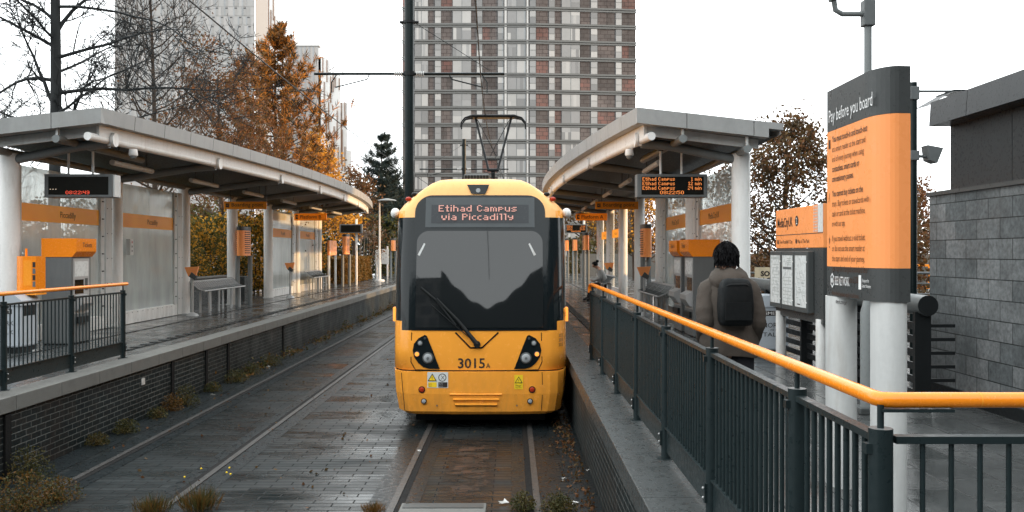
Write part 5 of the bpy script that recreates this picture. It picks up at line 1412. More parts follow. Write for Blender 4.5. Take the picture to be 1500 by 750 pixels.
# big bare tree at the upper left: trunk with long arching limbs
bx = -12.35
t = thing('bare_tree', 'large dark bare tree with a thick trunk at the upper left, over the canopy', 'tree', (bx, 24, PZ))
g = MB(); g.tube([(bx, 24, PZ), (bx - .03, 24, 4), (bx + .02, 24, 7), (bx, 24, 9.5), (bx + .05, 24, 12.5)], [.2, .15, .14, .12, .09], m_bark, n=14); g.build('trunk', t)
g = MB(); rnd = random.Random(4)
def limb(z, dx, dy, L, r, rise, seed, sag=0):
    rr = random.Random(seed); p = V((bx, 24, z)); d = V((dx, dy, rise)).normalized(); pts = [p]; rs = [r]; seg = 9
    for i in range(seg):
        d = (d + V((rr.uniform(-.22, .22), rr.uniform(-.15, .15), rr.uniform(-.16, .16) - sag * .06))).normalized(); p = p + d * L / seg; pts.append(p); rs.append(max(.008, r * (1 - (i + 1) / (seg + .5))))
    g.tube(pts, rs, m_bark, n=7, caps=False)
    for k in range(11):
        i = rr.randint(1, seg - 1); q = pts[i]; dd = (pts[i + 1] - pts[i]).normalized()
        o_ = (Quaternion(dd, rr.uniform(0, 6.28)) @ dd.orthogonal()).normalized(); nd = (dd * .7 + o_ * rr.uniform(.5, 1) + V((0, 0, .15))).normalized(); P2 = [q]; LL = L * rr.uniform(.2, .42)
        for j in range(5): nd = (nd + V((rr.uniform(-.25, .25), rr.uniform(-.25, .25), rr.uniform(-.2, .25)))).normalized(); P2.append(P2[-1] + nd * LL / 5)
        g.tube(P2, [max(.008, rs[i] * .5 * (1 - j / 6.5)) for j in range(6)], m_bark, n=4, caps=False)
        for m_ in range(7):
            j = rr.randint(1, 4); q2 = P2[j]; nd2 = (nd * .5 + V((rr.uniform(-1, 1), rr.uniform(-1, 1), rr.uniform(-.7, 1)))).normalized(); P3 = [q2]; L3 = LL * rr.uniform(.25, .6)
            for jj in range(3): nd2 = (nd2 + V((rr.uniform(-.3, .3), rr.uniform(-.3, .3), rr.uniform(-.3, .3)))).normalized(); P3.append(P3[-1] + nd2 * L3 / 3)
            g.tube(P3, [.011, .010, .008, .006], m_bark, n=3, caps=False)
            for _ in range(2):
                q3 = P3[rr.randint(1, 2)]; nd3 = (nd2 + V((rr.uniform(-1, 1), rr.uniform(-1, 1), rr.uniform(-1, 1)))).normalized(); g.tube([q3, q3 + nd3 * L3 * .3, q3 + nd3 * L3 * .5 + V((0, 0, .03))], [.008, .007, .006], m_bark, n=3, caps=False)
for i, (z, dx, dy, L, r, rise, sag) in enumerate([(6.95, 1, .05, 5.6, .055, .05, .25), (7.9, 1, -.1, 5.0, .05, .12, .5), (8.55, .55, .1, 3.6, .06, .9, .4), (9.3, 1, .0, 5.2, .045, -.05, .3), (5.6, .3, .0, 2.2, .07, .55, -1.2), (6.6, -.7, .1, 3.2, .06, .75, -.4),
        (7.3, -1, .1, 4.6, .055, .35, .2), (8.2, -1, -.1, 4.2, .05, .5, .2), (8.9, -.8, .2, 3.8, .05, .7, .2), (6.1, -1, .2, 4.2, .04, .1, .1), (5.9, 1, .2, 4.4, .045, .15, .1), (7.5, .3, 1, 4, .04, .4, .2), (8.4, -.2, -1, 3.6, .04, .4, .2), (10, -.8, 0, 3.5, .05, .5, 0), (10.3, .7, .3, 3.8, .05, .6, 0), (5.2, -1, 0, 3.6, .035, .3, 0), (6.4, .9, -.5, 4.2, .04, .3, .4)]):
    limb(z, dx, dy, L, r, rise, 100 + i, sag)
g.build('crown', t)
# slender bare larch in front of the white tower
t = thing('bare_larch', 'slender bare tree with fine upswept twigs in front of the white tower', 'tree', (-12.8, 32, PZ))
g = MB(); tips = branch_tree(g, (-12.8, 32, PZ), 13.5, .13, 21, m_barkw, limbs=46, spread=.8, levels=3, start=.22, up=.9, twigr=.0105, kids=(7, 5), limb_len=.27, tip=.2); g.build('branches', t)
leaves('crown', [tuple(p + V((random.gauss(0, .1), 0, random.gauss(0, .1)))) for p in tips[::9]], .045, [lf_rust], t)
# thin bare sapling between trunk and edge
t = thing('bare_sapling', 'thin grey bare sapling left of the big trunk, above the canopy', 'tree', (-16.4, 28, PZ))
g = MB(); branch_tree(g, (-16.4, 28, PZ), 8.2, .07, 5, m_bark, limbs=22, levels=3, start=.3, up=.7, kids=(5, 4), limb_len=.35, tip=.2, twigr=.008); g.build('branches', t)
t = thing('bare_oak', 'dark bare bushy tree at the far left edge above the canopy', 'tree', (-21.5, 27, PZ))
g = MB(); tips = branch_tree(g, (-21.5, 27, PZ), 7.2, .16, 9, m_bark, limbs=20, levels=3, start=.25, up=.3, kids=(6, 5), limb_len=.5, tip=.2, twigr=.009); g.build('branches', t)
leaves('crown', [tuple(p) for p in tips[::6]], .06, [lf_brown], t)

# pine with upswept shoots
def pine(label, base, h, rad, mats, seed, nl=15, per=9, z0=.12, name='pine_tree', need=90, ns=.20, lift=.55, fall=.9):
    rnd = random.Random(seed); t = thing(name, label, 'tree', base); b = V(base); g = MB()
    g.tube([b, b + V((.05, 0, h * .5)), b + V((0, 0, h))], [.17, .10, .02], m_barkw, n=10); P = []; D = []
    for i in range(nl):
        f = z0 + (1 - z0) * i / nl; zz = h * f
        for k in range(per if f < .8 else per - 3):
            a = k * 2 * math.pi / per + i * .9 + rnd.uniform(-.35, .35); L = rad * (1 - f) ** fall * rnd.uniform(.6, 1.12) + .25
            if f < z0 + .12: L *= .8
            d = V((math.cos(a), math.sin(a), rnd.uniform(-.1, .2))); p = b + V((0, 0, zz)); pts = [p]
            for j in range(5): d = (d + V((rnd.uniform(-.12, .12), rnd.uniform(-.12, .12), .10 + .06 * j * lift * 2))).normalized(); p = p + d * L / 5; pts.append(p)
            g.tube(pts, [.035, .03, .022, .016, .012, .008], m_barkw, n=5, caps=False)
            for j in range(1, 6):
                for sidek in range(3 if j < 5 else 1):
                    sd = (d * (1 if j == 5 else .5) + V((rnd.uniform(-.8, .8), rnd.uniform(-.8, .8), rnd.uniform(.2, .9) * lift * 2))).normalized(); sl = rnd.uniform(.28, .55) * (1 if L > .8 else .7)
                    q = pts[j]
                    for m_ in range(int(need / 10)):
                        P.append(q + sd * sl * m_ / (need / 10)); D.append(sd)
    g.build('trunk', t)
    P = np.array([tuple(p) for p in P]); D = np.array([tuple(d) for d in D]); rep = 5
    P = np.repeat(P, rep, 0) + rng.normal(size=(len(P) * rep, 3)) * .02; D = np.repeat(D, rep, 0) * .8 + rng.normal(size=(len(P), 3)) * .55; D /= np.linalg.norm(D, axis=1)[:, None]
    leaves('crown', P + D * ns * .5, ns * .6, mats, t, aspect=.11, dirs=D)
    return t
pine('tall pine with orange-brown sunlit needles rising behind the left canopy', (-12.3, 46, PZ), 13.5, 7.6, [lf_pine, lf_pineo], 3, nl=14, per=7, fall=.88, need=50, ns=.30, lift=.7, z0=.33)
pine('dark green fir in the gap left of the brick tower', (-10.3, 70, PZ), 11.2, 4.8, [lf_fir], 8, nl=14, per=8, name='fir_tree', ns=.28, lift=.35, need=50)
pine('smaller dark fir standing right behind the tram roof edge', (-11.5, 84, PZ), 9.0, 3.6, [lf_fir], 18, nl=14, per=8, name='fir_tree', ns=.34, lift=.25)
# rust-leaved broadleaf left of the pine
def leafy(label, base, h, r0, seed, crown, nl, size, mats, name='autumn_tree', bark=m_barkw, limbs=16, **kw):
    t = thing(name, label, 'tree', base); g = MB(); tips = branch_tree(g, base, h, r0, seed, bark, limbs=limbs, levels=3, kids=(5, 4), twigr=.011, **kw); g.build('trunk', t)
    P = []
    rr = np.random.default_rng(seed)
    idx = rr.integers(0, len(tips), nl // 7)
    for i in idx: P.append(np.array(tips[i]) + rr.normal(size=(7, 3)) * crown)
    leaves('crown', np.concatenate(P), size, mats, t)
    return t
leafy('rust-leaved tree with pale twigs to the left of the tall pine', (-12.3, 38, PZ), 9.0, .15, 31, .24, 11500, .06, [lf_rust, lf_rust, lf_brown], start=.18, up=.5, limb_len=.46, limbs=22)
leafy('golden-leaved tree glowing behind the left canopy, right of the pine', (-11.4, 51, PZ), 7.4, .12, 33, .28, 9000, .085, [lf_gold], start=.15, up=.4, limb_len=.36)
leafy('rusty shrub-like tree by the striped tower, above the left canopy end', (-10.0, 56, PZ), 6.4, .12, 35, .25, 4000, .08, [lf_rust, lf_brown], start=.2, up=.6, limb_len=.35)
leafy('brown-leaved tree between the right canopy and the Pay sign', (8.1, 26.5, PZ), 4.9, .12, 41, .16, 10500, .055, [lf_brown, lf_brown, lf_rust], start=.1, up=.75, limb_len=.5, limbs=24)
leafy('orange sunlit tree seen between the right-platform columns', (7.6, 55, PZ), 7.0, .14, 43, .3, 9000, .09, [lf_gold, lf_rust], start=.1, up=.5, limb_len=.45)
leafy('dark brown tree far beyond the end of the right platform', (6.2, 78, PZ), 8.2, .2, 45, .35, 8000, .12, [lf_brown], start=.1, up=.4, limb_len=.45)
leafy('low reddish tree behind the big right column', (11.4, 28, PZ), 3.6, .12, 47, .3, 9000, .075, [lf_rust, lf_brown], start=.05, up=.3, limb_len=.5)
leafy('distant bare-ish orange tree seen past the stone building corner', (27.5, 60, PZ), 5.8, .16, 49, .3, 2500, .10, [lf_rust], start=.15, up=.7, limb_len=.4)

def hedge(name, label, c, dims, n, size, mats, lump=.25, cat='hedge'):
    """clipped or loose hedge: leaves over a box-like volume with an uneven top, on woody stems"""
    x, y = c; lx, ly, h = dims; t = thing(name, label, cat, (x, y, PZ))
    g = MB()
    for i in range(int(max(lx, ly) / .6) + 1):
        f = (i + .5) / (int(max(lx, ly) / .6) + 1) - .5; px, py = (x + f * lx, y) if lx > ly else (x, y + f * ly)
        g.tube([(px, py, PZ - .02), (px + .06, py, PZ + h * .4), (px - .05, py + .08, PZ + h * .75)], [.03, .025, .012], m_barkw, n=5, caps=False)
    g.build('stems', t)
    u = rng.random((n, 3)) * 2 - 1
    ax = rng.integers(0, 3, n); sgn = np.sign(rng.random(n) - .5); keep = rng.random(n) < .75
    for k in range(3): 
        m_ = keep & (ax == k); u[m_, k] = sgn[m_] * (1 - rng.random(m_.sum()) * .18)
    u[:, 2] = np.where((u[:, 2] < -.9), rng.random(n) * 2 - 1, u[:, 2])
    P = np.stack([x + u[:, 0] * lx / 2, y + u[:, 1] * ly / 2, PZ + h / 2 + u[:, 2] * h / 2], 1)
    wv = np.sin(P[:, 1] * 1.9 + P[:, 0]) * .5 + np.sin(P[:, 1] * 4.3 + 1.3 + P[:, 2] * 2) * .35 + np.sin(P[:, 0] * 3.1 + P[:, 1] * .8 + P[:, 2] * 3.7) * .4
    P[:, 2] += lump * wv * (P[:, 2] - PZ) / h; P[:, 0] += lump * .5 * np.sin(P[:, 1] * 2.7 + P[:, 2] * 3.3)
    P[:, 2] = np.maximum(P[:, 2], PZ + .02)
    leaves('foliage', P, size, mats, t)
hedge('hedge', 'tall mixed dark and golden hedge behind the left perch bench', (-11.6, 31.0), (2.0, 9, 2.9), 26000, .058, [lf_shrub, lf_shrub, lf_gold], .35)
hedge('shrub', 'dark shrubs seen through the glass behind the left ticket machine', (-11.8, 18.0), (2.0, 6.0, 2.2), 11000, .06, [lf_shrub, lf_rust], .4, 'shrub')
hedge('shrub', 'dark shrubs just behind the frosted left screen', (-11.8, 23.6), (1.8, 4.6, 2.0), 8000, .06, [lf_shrub], .4, 'shrub')
hedge('hedge', 'golden sunlit hedge behind the two-legged notice board', (-10.6, 41.5), (1.4, 10.5, 3.2), 20000, .07, [lf_gold, lf_shrub], .35)
hedge('clipped_hedge', 'low clipped orange hedge at the end of the left platform', (-9.25, 51.0), (1.1, 8.5, 1.45), 15000, .06, [lf_hedge], .04)
hedge('shrub', 'dark evergreen shrubs behind the pampas plumes', (-11.5, 64), (6, 3, 4.2), 12000, .12, [lf_fir, lf_shrub], .5, 'shrub')
hedge('shrub', 'dark evergreen mass behind the distant street lamp, left of the tram', (-6.5, 92), (14, 4, 5.4), 14000, .16, [lf_fir], .6, 'shrub')
hedge('shrub', 'low brown shrubs beyond the fence at the right', (9.5, 31), (3.0, 6, 1.5), 8000, .06, [lf_rust, lf_brown], .3, 'shrub')
hedge('shrub', 'low grey-green shrubs at the far end of the right platform', (6.8, 66), (5, 3, 2.6), 8000, .09, [lf_brown, lf_shrub], .4, 'shrub')
hedge('shrub', 'bare scrub line in the far left distance beyond the canopy', (-30, 52), (26, 3, 4.5), 12000, .13, [lf_brown, lf_shrub], .6, 'shrub')
hedge('shrub', 'rusty scrub line across the quay at the right', (22, 70), (26, 3, 3.2), 10000, .13, [lf_brown, lf_rust], .5, 'shrub')
# concrete planter behind the bench
t = thing('planter', 'dark grey concrete planter wall behind the left perch bench', 'planter', (-10.2, 28, PZ))
g = MB(); g.box(-10.6, 25.2, PZ - .01, -10.0, 32.0, PZ + .82, m_copw, .02); g.box(-10.0, 31.2, PZ - .01, -9.4, 32.0, PZ + .84, m_copw, .02); g.box(-10.0, 25.6, PZ - .01, -9.55, 26.0, PZ + .6, m_copw, .02); g.build('wall', t)
g = MB(); g.box(-10.64, 25.15, PZ + .82, -9.96, 32.05, PZ + .87, m_conc, .01); g.build('coping', t)
# pampas plumes
t = thing('pampas_grass', 'pale pampas plumes above the clipped hedge', 'plant', (-9.8, 57, PZ))
m_pl = M('pampas_plume', (.42, .32, .25), .9, var=.2); g = MB(); P = []
for i in range(17):
    a = random.uniform(-1.4, 1.5); b = random.uniform(-1, 1); hh = random.uniform(2.6, 3.5); x, y = -9.8 + a, 57 + b
    g.tube([(x * .3 - 9.8 * .7, 57 + b * .3, PZ), (x, y, PZ + hh * .6), (x + .05, y, PZ + hh)], [.02, .015, .01], m_pl, n=4, caps=False)
    for k in range(90): 
        f = random.random(); P.append((x + .05 + random.gauss(0, .07 * math.sin(f * 3.0) + .01), y + random.gauss(0, .05), PZ + hh - .35 + f * .75))
g.build('stems', t); leaves('plumes', P, .07, [m_pl], t, aspect=.25, up=1.2)
# street lamps
def street_lamp(x, y, h, label, r=.06):
    t = thing('street_lamp', label, 'street lamp', (x, y, PZ))
    g = MB(); g.tube([(x, y, PZ), (x, y, PZ + .1), (x, y, PZ + .12), (x, y, PZ + 1.1), (x, y, PZ + 1.2), (x, y, PZ + h)], [.3, .28, r * 1.6, r * 1.6, r, r * .7], m_pale, n=12); g.build('pole', t)
    g = MB(); g.tube([(x, y, PZ + h - .15), (x + .5, y, PZ + h - .02)], .025, m_pale, n=6); g.tube([(x + .45, y, PZ + h - .04), (x + .45, y, PZ + h + .02), (x + .45, y, PZ + h + .1)], [.55, .5, .1], m_tubegrey, n=18); g.build('lamp_head', t)
street_lamp(-7.76, 52, 4.75, 'grey street lamp with saucer head between the left hedge and the tram')
street_lamp(-11.6, 66, 6.4, 'distant street lamp with saucer head, half hidden behind the left canopy tip')

# weeds, litter
def weed(x, y, z, r, h, n, label, mats, flower=0, grass=False):
    t = thing('weed_tuft', label, 'weed', (x, y, z)); P = []
    g = MB()
    for i in range(9):
        a = random.uniform(0, 6.28); l = random.uniform(.3, 1); q = V((x + math.cos(a) * r * l * .6, y + math.sin(a) * r * l * .6, z + h * random.uniform(.5, .95)))
        g.tube([(x, y, z - .01), (V((x, y, z)) + q) * .5 + V((0, 0, h * .12)), q], [.004, .003, .002], MATS['leaf_weed'], n=3, caps=False)
    g.build('stems', t)
    d = rng.normal(size=(n, 3)); d /= np.linalg.norm(d, axis=1)[:, None]; rad = rng.random(n) ** .5
    P = np.stack([x + d[:, 0] * rad * r, y + d[:, 1] * rad * r, z + .01 + np.abs(d[:, 2]) * rad * h], 1)
    if grass:
        D = np.stack([d[:, 0] * .5, d[:, 1] * .5, np.ones(n)], 1); D /= np.linalg.norm(D, axis=1)[:, None]; L = h * .5
        P[:, 2] = z + L * (.35 + .5 * rng.random(n)); leaves('blades', P, L * .62, mats, t, aspect=.035, dirs=D)
    else: leaves('foliage', P, .014, mats, t, aspect=.55, up=.3)
    if flower:
        for i in range(flower):
            g = MB(); g.ball((x + random.uniform(-1, 1) * r * 1.3, y + random.uniform(-1, 1) * r, z + h * random.uniform(.9, 1.4)), .011, m_yel, n=6, m=4); g.build('flower', t)
lf_or = leafmat('leaf_orange_weed', [(.03, .026, .012), (.12, .06, .014), (.22, .10, .016)], 6, .3)
def gp(px, py, z=0): Y = F * (CAMZ - z) / (py - HZ); return ((px - 750) * Y / F, Y)
wl = [(22, 703, .30, .40, 1100, 0, 'pale green weed tuft at the lower left wall foot', [lf_weed]), (28, 750, .42, .42, 2000, 0, 'large orange-tinged weed in the bottom left corner', [lf_weed, lf_or]), (80, 735, .30, .26, 1200, 0, 'orange weed tuft right beside the bottom left rail', [lf_or, lf_weed]),
      (141, 652, .13, .13, 450, 0, 'small round weed at the foot of the left wall, nearest one', [lf_weed]), (183, 634, .17, .15, 600, 0, 'second round weed along the left wall foot', [lf_weed]), (226, 612, .14, .13, 450, 0, 'third round weed along the left wall foot', [lf_weed]),
      (243, 602, .15, .22, 500, 0, 'orange-leaved weed against the left wall', [lf_or]), (262, 594, .2, .28, 700, 0, 'tall dark weed right of the orange one at the left wall', [lf_weed]), (298, 574, .14, .14, 450, 0, 'low weed by the white scrap at the left wall', [lf_weed]),
      (330, 560, .22, .2, 700, 0, 'wide low weed at the middle of the left wall', [lf_weed]), (352, 549, .2, .2, 600, 0, 'wide weed touching the middle one at the left wall', [lf_weed]), (378, 536, .22, .22, 600, 0, 'weed halfway along the left wall', [lf_weed])]
for i_, (a, b, r_, h_, n_, fl, lab, mt) in enumerate(wl):
    if i_ > 2: r_, h_, n_ = r_ * 1.3, h_ * 1.4, int(n_ * 1.6)
    x, y = gp(a, b); x = max(x, XL + .06 + r_ * .5); weed(x, y, 0, r_, h_, n_, lab, mt, fl)
for a, b, r_, h_, n_, lab, mt, fl in [(225, 755, .2, .27, 420, 'orange grass tuft between the left rails at the frame bottom', [lf_or, lf_weed], 0), (293, 748, .22, .32, 520, 'green-orange grass tuft with yellow flowers by the left track rail', [lf_weed, lf_or], 5), (547, 752, .13, .16, 420, 'orange moss-like tuft left of the near rail', [lf_or], 0), (597, 750, .1, .12, 300, 'small orange tuft beside the concrete block', [lf_or], 0)]:
    x, y = gp(a, b); weed(x, y, 0, r_, h_, n_, lab, mt, fl, grass=True)
for a, b, r_, h_, n_, lab in [(766, 748, .15, .2, 650, 'dark green weed right of the concrete block'), (818, 750, .2, .2, 900, 'dark green weed with white litter by the right wall')]:
    x, y = gp(a, b); weed(x, y, 0, r_, h_, n_, lab, [lf_weed])
# growth all along the far foot of the left wall, dead leaves along the right wall
P = []
for y in np.arange(17, 60, .012):
    if random.random() < .55 + .4 * math.sin(y * 1.7): P.append((XL + .05 + abs(random.gauss(0, .13)), y, abs(random.gauss(0, .09)) * (1 + .6 * math.sin(y * 2.3))))
tag(leaves('weeds', P, .035, [lf_weed, lf_or], None), 'green weeds growing along the far foot of the left platform wall', 'weeds', kind='stuff')
P = [(XR - .05 - abs(random.gauss(0, .16)), random.uniform(9, 20), .012 + random.random() * .02) for _ in range(900)] + [(random.uniform(-5.6, .6), random.uniform(9, 22), .012) for _ in range(260)]
tag(leaves('leaf_litter', P, .022, [lf_brown, lf_rust], None, aspect=.7), 'dead brown leaves along the foot of the right platform wall', 'leaf litter', kind='stuff')
for a, b, s_, lab in [(826, 706, .05, 'crumpled white scrap by the right wall'), (614, 663, .028, 'tiny white scrap beside the near rail'), (740, 738, .05, 'white scrap between concrete block and weed'), (842, 741, .04, 'white scrap at the foot of the right wall, lowest one'), (311, 580, .05, 'white scrap at the foot of the left wall'), (393, 539, .05, 'white scrap by the left wall weeds farther off'), (863, 692, .03, 'small white scrap touching the right wall')]:
    x, y = gp(a, b); t = MB(); n = 9
    pts = [V((x + random.gauss(0, s_ * .6), y + random.gauss(0, s_ * .6), .012 + random.random() * s_)) for _ in range(n)]
    t.add(pts, [(0, 1, 2), (2, 3, 4), (4, 5, 0), (5, 6, 1), (6, 7, 3), (7, 8, 4), (8, 0, 2), (1, 3, 5)], m_white); tag(t.build('litter_scrap', loc=(x, y, 0)), lab, 'litter')

# ================================================================== quay clutter at right
t = thing('site_banner', 'pale banner with bold black capitals fixed to the quay fence behind the bin', 'banner', (6.9, 24.2, PZ))
x0, y0_ = 6.62, 24.2
g = MB(); g.box(x0, y0_, PZ + .72, x0 + 1.5, y0_ + .02, PZ + 1.28, M('banner_cream', (.62, .52, .36), .6), .0)
for i, tx in enumerate(('SOUR', 'LAGOO')): g.text(tx, (x0 + .16 - i * .07, y0_ - .003, PZ + 1.04 - i * .18), (1, 0, 0), (0, 0, 1), .13, m_txtdk, bold=.05)
g.box(x0 + .5, y0_ - .004, PZ + .73, x0 + 1.49, y0_ - .001, PZ + .83, m_lensr); g.build('cloth', t)
t = thing('quay_fence', 'low grey post-and-rail fence along the quay behind the banner', 'fence', (10, 24.4, PZ))
for i in range(13):
    g = MB(); xx = 5.6 + i * 1.5; g.box(xx, 24.4, PZ - .02, xx + .06, 24.46, PZ + 1.15, m_grey); g.build('post', t)
g = MB()
for k in range(4): g.tube([(5.6, 24.43, PZ + .25 + k * .29), (23.6, 24.43, PZ + .25 + k * .29)], .02 if k < 3 else .035, m_grey, n=6)
g.build('rails', t)
t = thing('wall_plinth', 'long pale wall seen beyond the right platform', 'wall', (14, 46, PZ))
g = MB(); g.box(4.8, 62, PZ - .02, 40, 62.3, PZ + 1.6, m_conc); g.build('face', t)
t = thing('globe_lamp', 'twin globe street lamp in the gap left of the stone building', 'street lamp', (19.9, 44, PZ))
g = MB(); g.tube([(19.9, 44, PZ), (19.9, 44, PZ + 2.1)], .05, m_pole, n=8); g.tube([(19.55, 44, PZ + 1.95), (20.25, 44, PZ + 1.95)], .03, m_pole, n=6); g.build('pole', t)
for dx in (-.35, .35):
    g = MB(); g.ball((19.9 + dx, 44, PZ + 2.12), .17, m_white); g.build('globe', t)
t = thing('quay_board', 'small framed orange-edged board in the gap beside the stone building', 'sign', (14.9, 32.6, PZ))
g = MB(); g.box(14.5, 32.6, PZ + .35, 15.35, 32.66, PZ + 1.25, m_band, .01); g.box(14.58, 32.58, PZ + .45, 15.27, 32.6, PZ + 1.17, m_grey); g.build('board', t)
g = MB(); g.box(14.55, 32.62, PZ - .01, 14.62, 32.66, PZ + .35, m_grey); g.build('leg', t)
g = MB(); g.box(15.23, 32.62, PZ - .01, 15.3, 32.66, PZ + .35, m_grey); g.build('leg', t)

# ================================================================== brick tower
TYD = 155.0; K = TYD / F
def tx(px): return (px - 750) * K
m_tb = [brickmat('tower_brick_%d' % i, 'XZY', 1.2, .72, .045, c1, c2, (.05, .04, .038), rough=(.5, .8), bump=.3, tintscale=.15) for i, (c1, c2) in enumerate((((.135, .118, .113), (.112, .098, .095)), ((.175, .095, .083), (.14, .097, .088)), ((.098, .088, .085), (.08, .073, .071))))]
m_tp = [M('tower_pane_%d' % i, c, .12, var=.08, scale=.3, streak=False) for i, c in enumerate(((.28, .288, .292), (.33, .337, .337), (.235, .242, .247), (.38, .386, .384), (.19, .196, .20)))]  # pale greys put the sky's reflection into the pane colour
m_tbd = M('tower_band', (.135, .142, .142), .4, var=.1); m_twh = M('tower_white', (.46, .47, .47), .5, var=.05); m_tfr = M('tower_frame', (.18, .19, .19), .4)
t = thing('brick_tower', 'tall brick apartment tower with bands of pale windows behind the tram', 'building', (tx(760), TYD, PZ))
FL = 2.90; ZB = CAMZ + (HZ - 13) * K            # band at the top of the picture
z_base = ZB - 16 * FL; NF = 20
xL, xM, xRr = tx(590), tx(785), tx(933); A5 = math.tan(R(5.5))
def ty(x, off=0): return TYD + (max(0, x - xM) * A5) - off
def rq(mb, x0, x1, z0, z1, mt, off): mb.quad((x0, ty(x0, off), z0), (x1, ty(x1, off), z0), (x1, ty(x1, off), z1), (x0, ty(x0, off), z1), mt)
g = MB()
H0, H1 = PZ - .02, z_base + NF * FL
g.prism([(xL, TYD, 0), (xM, TYD, 0), (xRr, ty(xRr), 0), (xRr, TYD + 18, 0), (xL, TYD + 18, 0)], (0, 0, H0), (0, 0, H1), m_tb[0])
rs_ = random.Random(11)
bays = [(590, 598), (600, 607), (627.5, 636.5), (646.5, 663), (690.5, 697.8), (707, 728.3), (785.5, 803.5), (813, 822.5), (850.3, 865.8), (876.3, 902.6), (912.5, 932.8)]
for fl in range(NF):
    z0 = z_base + fl * FL + .34; z1 = z_base + (fl + 1) * FL - .32
    for a, b in bays:
        k = rs_.choices((0, 1, 2), (5, .7, 1))[0] if a < 780 else rs_.choices((0, 1, 2), (3, 2.2, 1.4))[0]
        n = 2 if b - a > 12 and rs_.random() < .5 else 1
        for i in range(n):
            xa = tx(a + (b - a) * i / n); xb = tx(a + (b - a) * (i + 1) / n) - .04
            rq(g, xa, xb, z0, z1, m_tb[k] if i == 0 else m_tb[rs_.choice((k, k, 0, 2))], .06)
g.build('wall', t)
for fl in range(NF + 1):
    zz = z_base + fl * FL; g = MB()
    for za, zb, o_ in ((-.32, -.06, .22), (.06, .34, .28)):
        for xa, xb in ((xL - .1, xM), (xM, xRr + .1)):
            g.add([(xa, ty(xa, o_), zz + za), (xb, ty(xb, o_), zz + za), (xb, ty(xb, o_), zz + zb), (xa, ty(xa, o_), zz + zb), (xa, ty(xa, 0), zz + zb), (xb, ty(xb, 0), zz + zb), (xa, ty(xa, 0), zz + za), (xb, ty(xb, 0), zz + za)], [(0, 1, 2, 3), (3, 2, 5, 4), (6, 7, 1, 0)], m_tbd)
    g.build('floor_band', t)
g = MB()
for a, b in ((739, 742.3), (771.3, 774)):
    rq(g, tx(a), tx(b), H0, H1, m_twh, .2)
g.build('white_strip', t)
big = [(607.5, 627.2), (663, 690.3), (743, 770.3), (822.8, 850)]; nar = [(637, 646.2), (698.2, 706.6), (729, 737.8), (775.8, 785), (804, 812.8), (866, 876), (903, 912.2)]
def window(mb, a, b, fl, wide):
    z0 = z_base + fl * FL + .36; z1 = z_base + (fl + 1) * FL - .34; rq(mb, tx(a), tx(b), z0, z1, m_tfr, .10)
    for i in range(2):
        mt = rs_.choice(m_tp)
        if wide:
            w_ = (b - a) / 2; xa, xb = tx(a + w_ * i + .4), tx(a + w_ * (i + 1) - .4); rq(mb, xa, xb, z0 + .06, z1 - .06, mt, .13)
            if rs_.random() < .45:
                f0 = rs_.random() * .6; rq(mb, xa + (xb - xa) * f0, xa + (xb - xa) * (f0 + .35), z0 + .06, z1 - .06, rs_.choice(m_tp), .135)
            if rs_.random() < .3: rq(mb, xa, xb, z1 - .06 - (z1 - z0) * rs_.uniform(.2, .6), z1 - .06, rs_.choice(m_tp), .14)
        else:
            h_ = (z1 - z0) / 2; rq(mb, tx(a + .4), tx(b - .4), z0 + h_ * i + .05, z0 + h_ * (i + 1) - .05, mt, .13)
allw = [(a, b, fl, True) for fl in range(6, 18) for a, b in big] + [(a, b, fl, False) for fl in range(6, 18) for a, b in nar]
for a, b, fl, wd in allw[:100]:
    g = MB(); window(g, a, b, fl, wd); g.build('window', t)
g = MB()
for a, b, fl, wd in allw[100:]: window(g, a, b, fl, wd)
for fl in list(range(0, 6)) + [18, 19]:
    for a, b in big: window(g, a, b, fl, True)
    for a, b in nar: window(g, a, b, fl, False)
tag(g.build('windows', t), kind='stuff')

# white panelled tower at the upper left
TY2 = 120.0; K2 = TY2 / F
def t2(px): return (px - 750) * K2
m_wp = [M('white_panel_%d' % i, c, .5, var=.05, scale=.2) for i, c in enumerate(((.33, .34, .345), (.365, .37, .375), (.30, .308, .312)))]
m_slit = M('slit_window', (.10, .105, .11), .25, var=.2, scale=.5)
t = thing('white_tower', 'pale panelled tower with staggered slit windows at the upper left', 'building', (t2(280), TY2, PZ))
ztop = CAMZ + 400 * K2
g = MB(); g.prism([(t2(168), TY2, PZ - .02), (t2(373), TY2, PZ - .02), (t2(373) * 1.12, TY2 + 14.4, PZ - .02), (t2(168), TY2 + 14.4, PZ - .02)], (0, 0, 0), (0, 0, ztop - PZ), m_wp[0])
FLH = 13.5 * K2
r_ = random.Random(5); zz = PZ; row = 0
while zz < ztop - .5:
    xx = 168.5
    while xx < 372:
        wd = r_.choice((7, 9, 12, 14)); xe = min(372.5, xx + wd); g.quad((t2(xx + .3), TY2 - .03, zz + .05), (t2(xe - .3), TY2 - .03, zz + .05), (t2(xe - .3), TY2 - .03, zz + FLH - .05), (t2(xx + .3), TY2 - .03, zz + FLH - .05), r_.choice(m_wp)); xx = xe
    zz += FLH; row += 1
g.prism([(t2(373.2), TY2 + .3, PZ), (t2(389), TY2 + 1, PZ), (t2(389) * 1.12, TY2 + 14.8, PZ), (t2(373.2) * 1.12, TY2 + 14.8, PZ)], (0, 0, 0), (0, 0, ztop - PZ), m_wp[1]); g.build('wall', t)
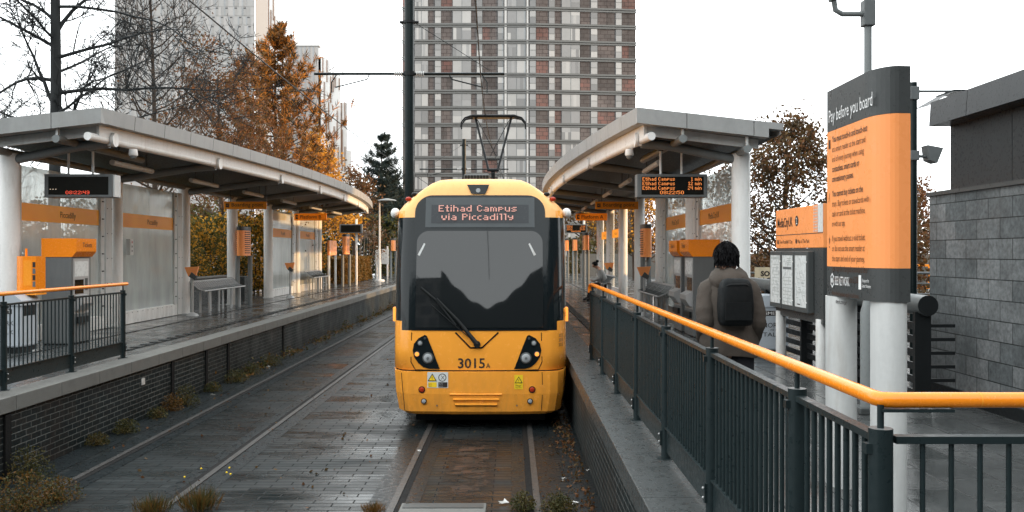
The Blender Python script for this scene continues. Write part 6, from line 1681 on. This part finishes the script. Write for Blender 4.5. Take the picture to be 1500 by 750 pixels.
def slit(mb, px, k):
    za = PZ + k * FLH; mb.quad((t2(px), TY2 - .06, za + .1), (t2(px + 3.6), TY2 - .06, za + .1), (t2(px + 3.6), TY2 - .06, za + FLH - .28), (t2(px), TY2 - .06, za + FLH - .28), m_wp[2]); mb.quad((t2(px), TY2 - .065, za + FLH - .28), (t2(px + 3.6), TY2 - .065, za + FLH - .28), (t2(px + 3.6), TY2 - .065, za + FLH - .08), (t2(px), TY2 - .065, za + FLH - .08), m_slit)
sl = []
for k in range(int((ztop - PZ) / FLH) - 1, 14, -1):
    for i in range(15): sl.append((172 + i * 13.2 + ((k // 3) % 3) * 3.2 + r_.uniform(-1, 1), k))
for px, k in sl[:100]:
    g = MB(); slit(g, px, k); g.build('slit_window', t)
if sl[100:]:
    g = MB()
    for px, k in sl[100:]: slit(g, px, k)
    tag(g.build('slit_windows', t), kind='stuff')
# smaller grey block and the copper-finned tower beside it
t = thing('grey_block', 'small grey panelled block between the pine and the striped tower', 'building', at(442, 300, 150)[:2] + (PZ,))
K3 = 150 / F
g = MB(); x0, x1 = (418 - 750) * K3, (466.5 - 750) * K3; zt_ = CAMZ + (HZ - 68) * K3; g.prism([(x0, 150, PZ - .02), (x1, 150, PZ - .02), (x1 * 1.06, 159, PZ - .02), (x0, 159, PZ - .02)], (0, 0, 0), (0, 0, zt_ - PZ), m_wp[1])
for i in range(8): g.box(x0 + (x1 - x0) * i / 8, 149.95, PZ, x0 + (x1 - x0) * i / 8 + .08, 150.02, zt_ - .05, m_wp[2])
g.build('wall', t)
g = MB(); g.box(x0 - .1, 149.9, zt_, x1 + .1, 151, zt_ + .15, m_wp[2]); g.build('roof', t)
t = thing('striped_tower', 'bright white block with thin copper-coloured vertical fins, right of the pine', 'building', ((480 - 750) * .13, 169, PZ))
K4 = 169 / F
m_wl = M('white_render', (.86, .84, .81), .6, var=.03); m_cop = M('copper_fin', (.30, .17, .11), .5, var=.15)
g = MB()
for a, b, py in ((388, 412, -30), (412, 470, 60), (466, 484, 84), (484, 498, 108), (498, 508, 150), (508, 514, 220)): g.box((a - 750) * K4, 169, PZ - .02, (b - 750) * K4, 169.6, CAMZ + (HZ - py) * K4, m_wl)
g.build('wall', t)
r_ = random.Random(2)
for px, ya, yb in [(393, -20, 50), (396.5, 15, 66), (402, 24, 80), (400, -20, 30), (472.5, 83, 112), (478.5, 88, 120), (474.5, 120, 160), (484, 112, 150), (487.5, 95, 135), (490.5, 112, 128), (496.5, 115, 132), (502, 100, 145), (504.8, 147, 184), (499.6, 150, 172), (493.5, 162, 200), (499.5, 165, 240), (489, 185, 240), (501, 190, 250), (495, 215, 255), (505, 215, 250), (481, 150, 190), (478, 165, 205), (486, 205, 250)]:
    g = MB(); x = (px - 750) * K4; g.box(x, 168.75, CAMZ + (HZ - yb) * K4, x + .13, 169.0, CAMZ + (HZ - ya) * K4, m_cop); g.build('fin', t)
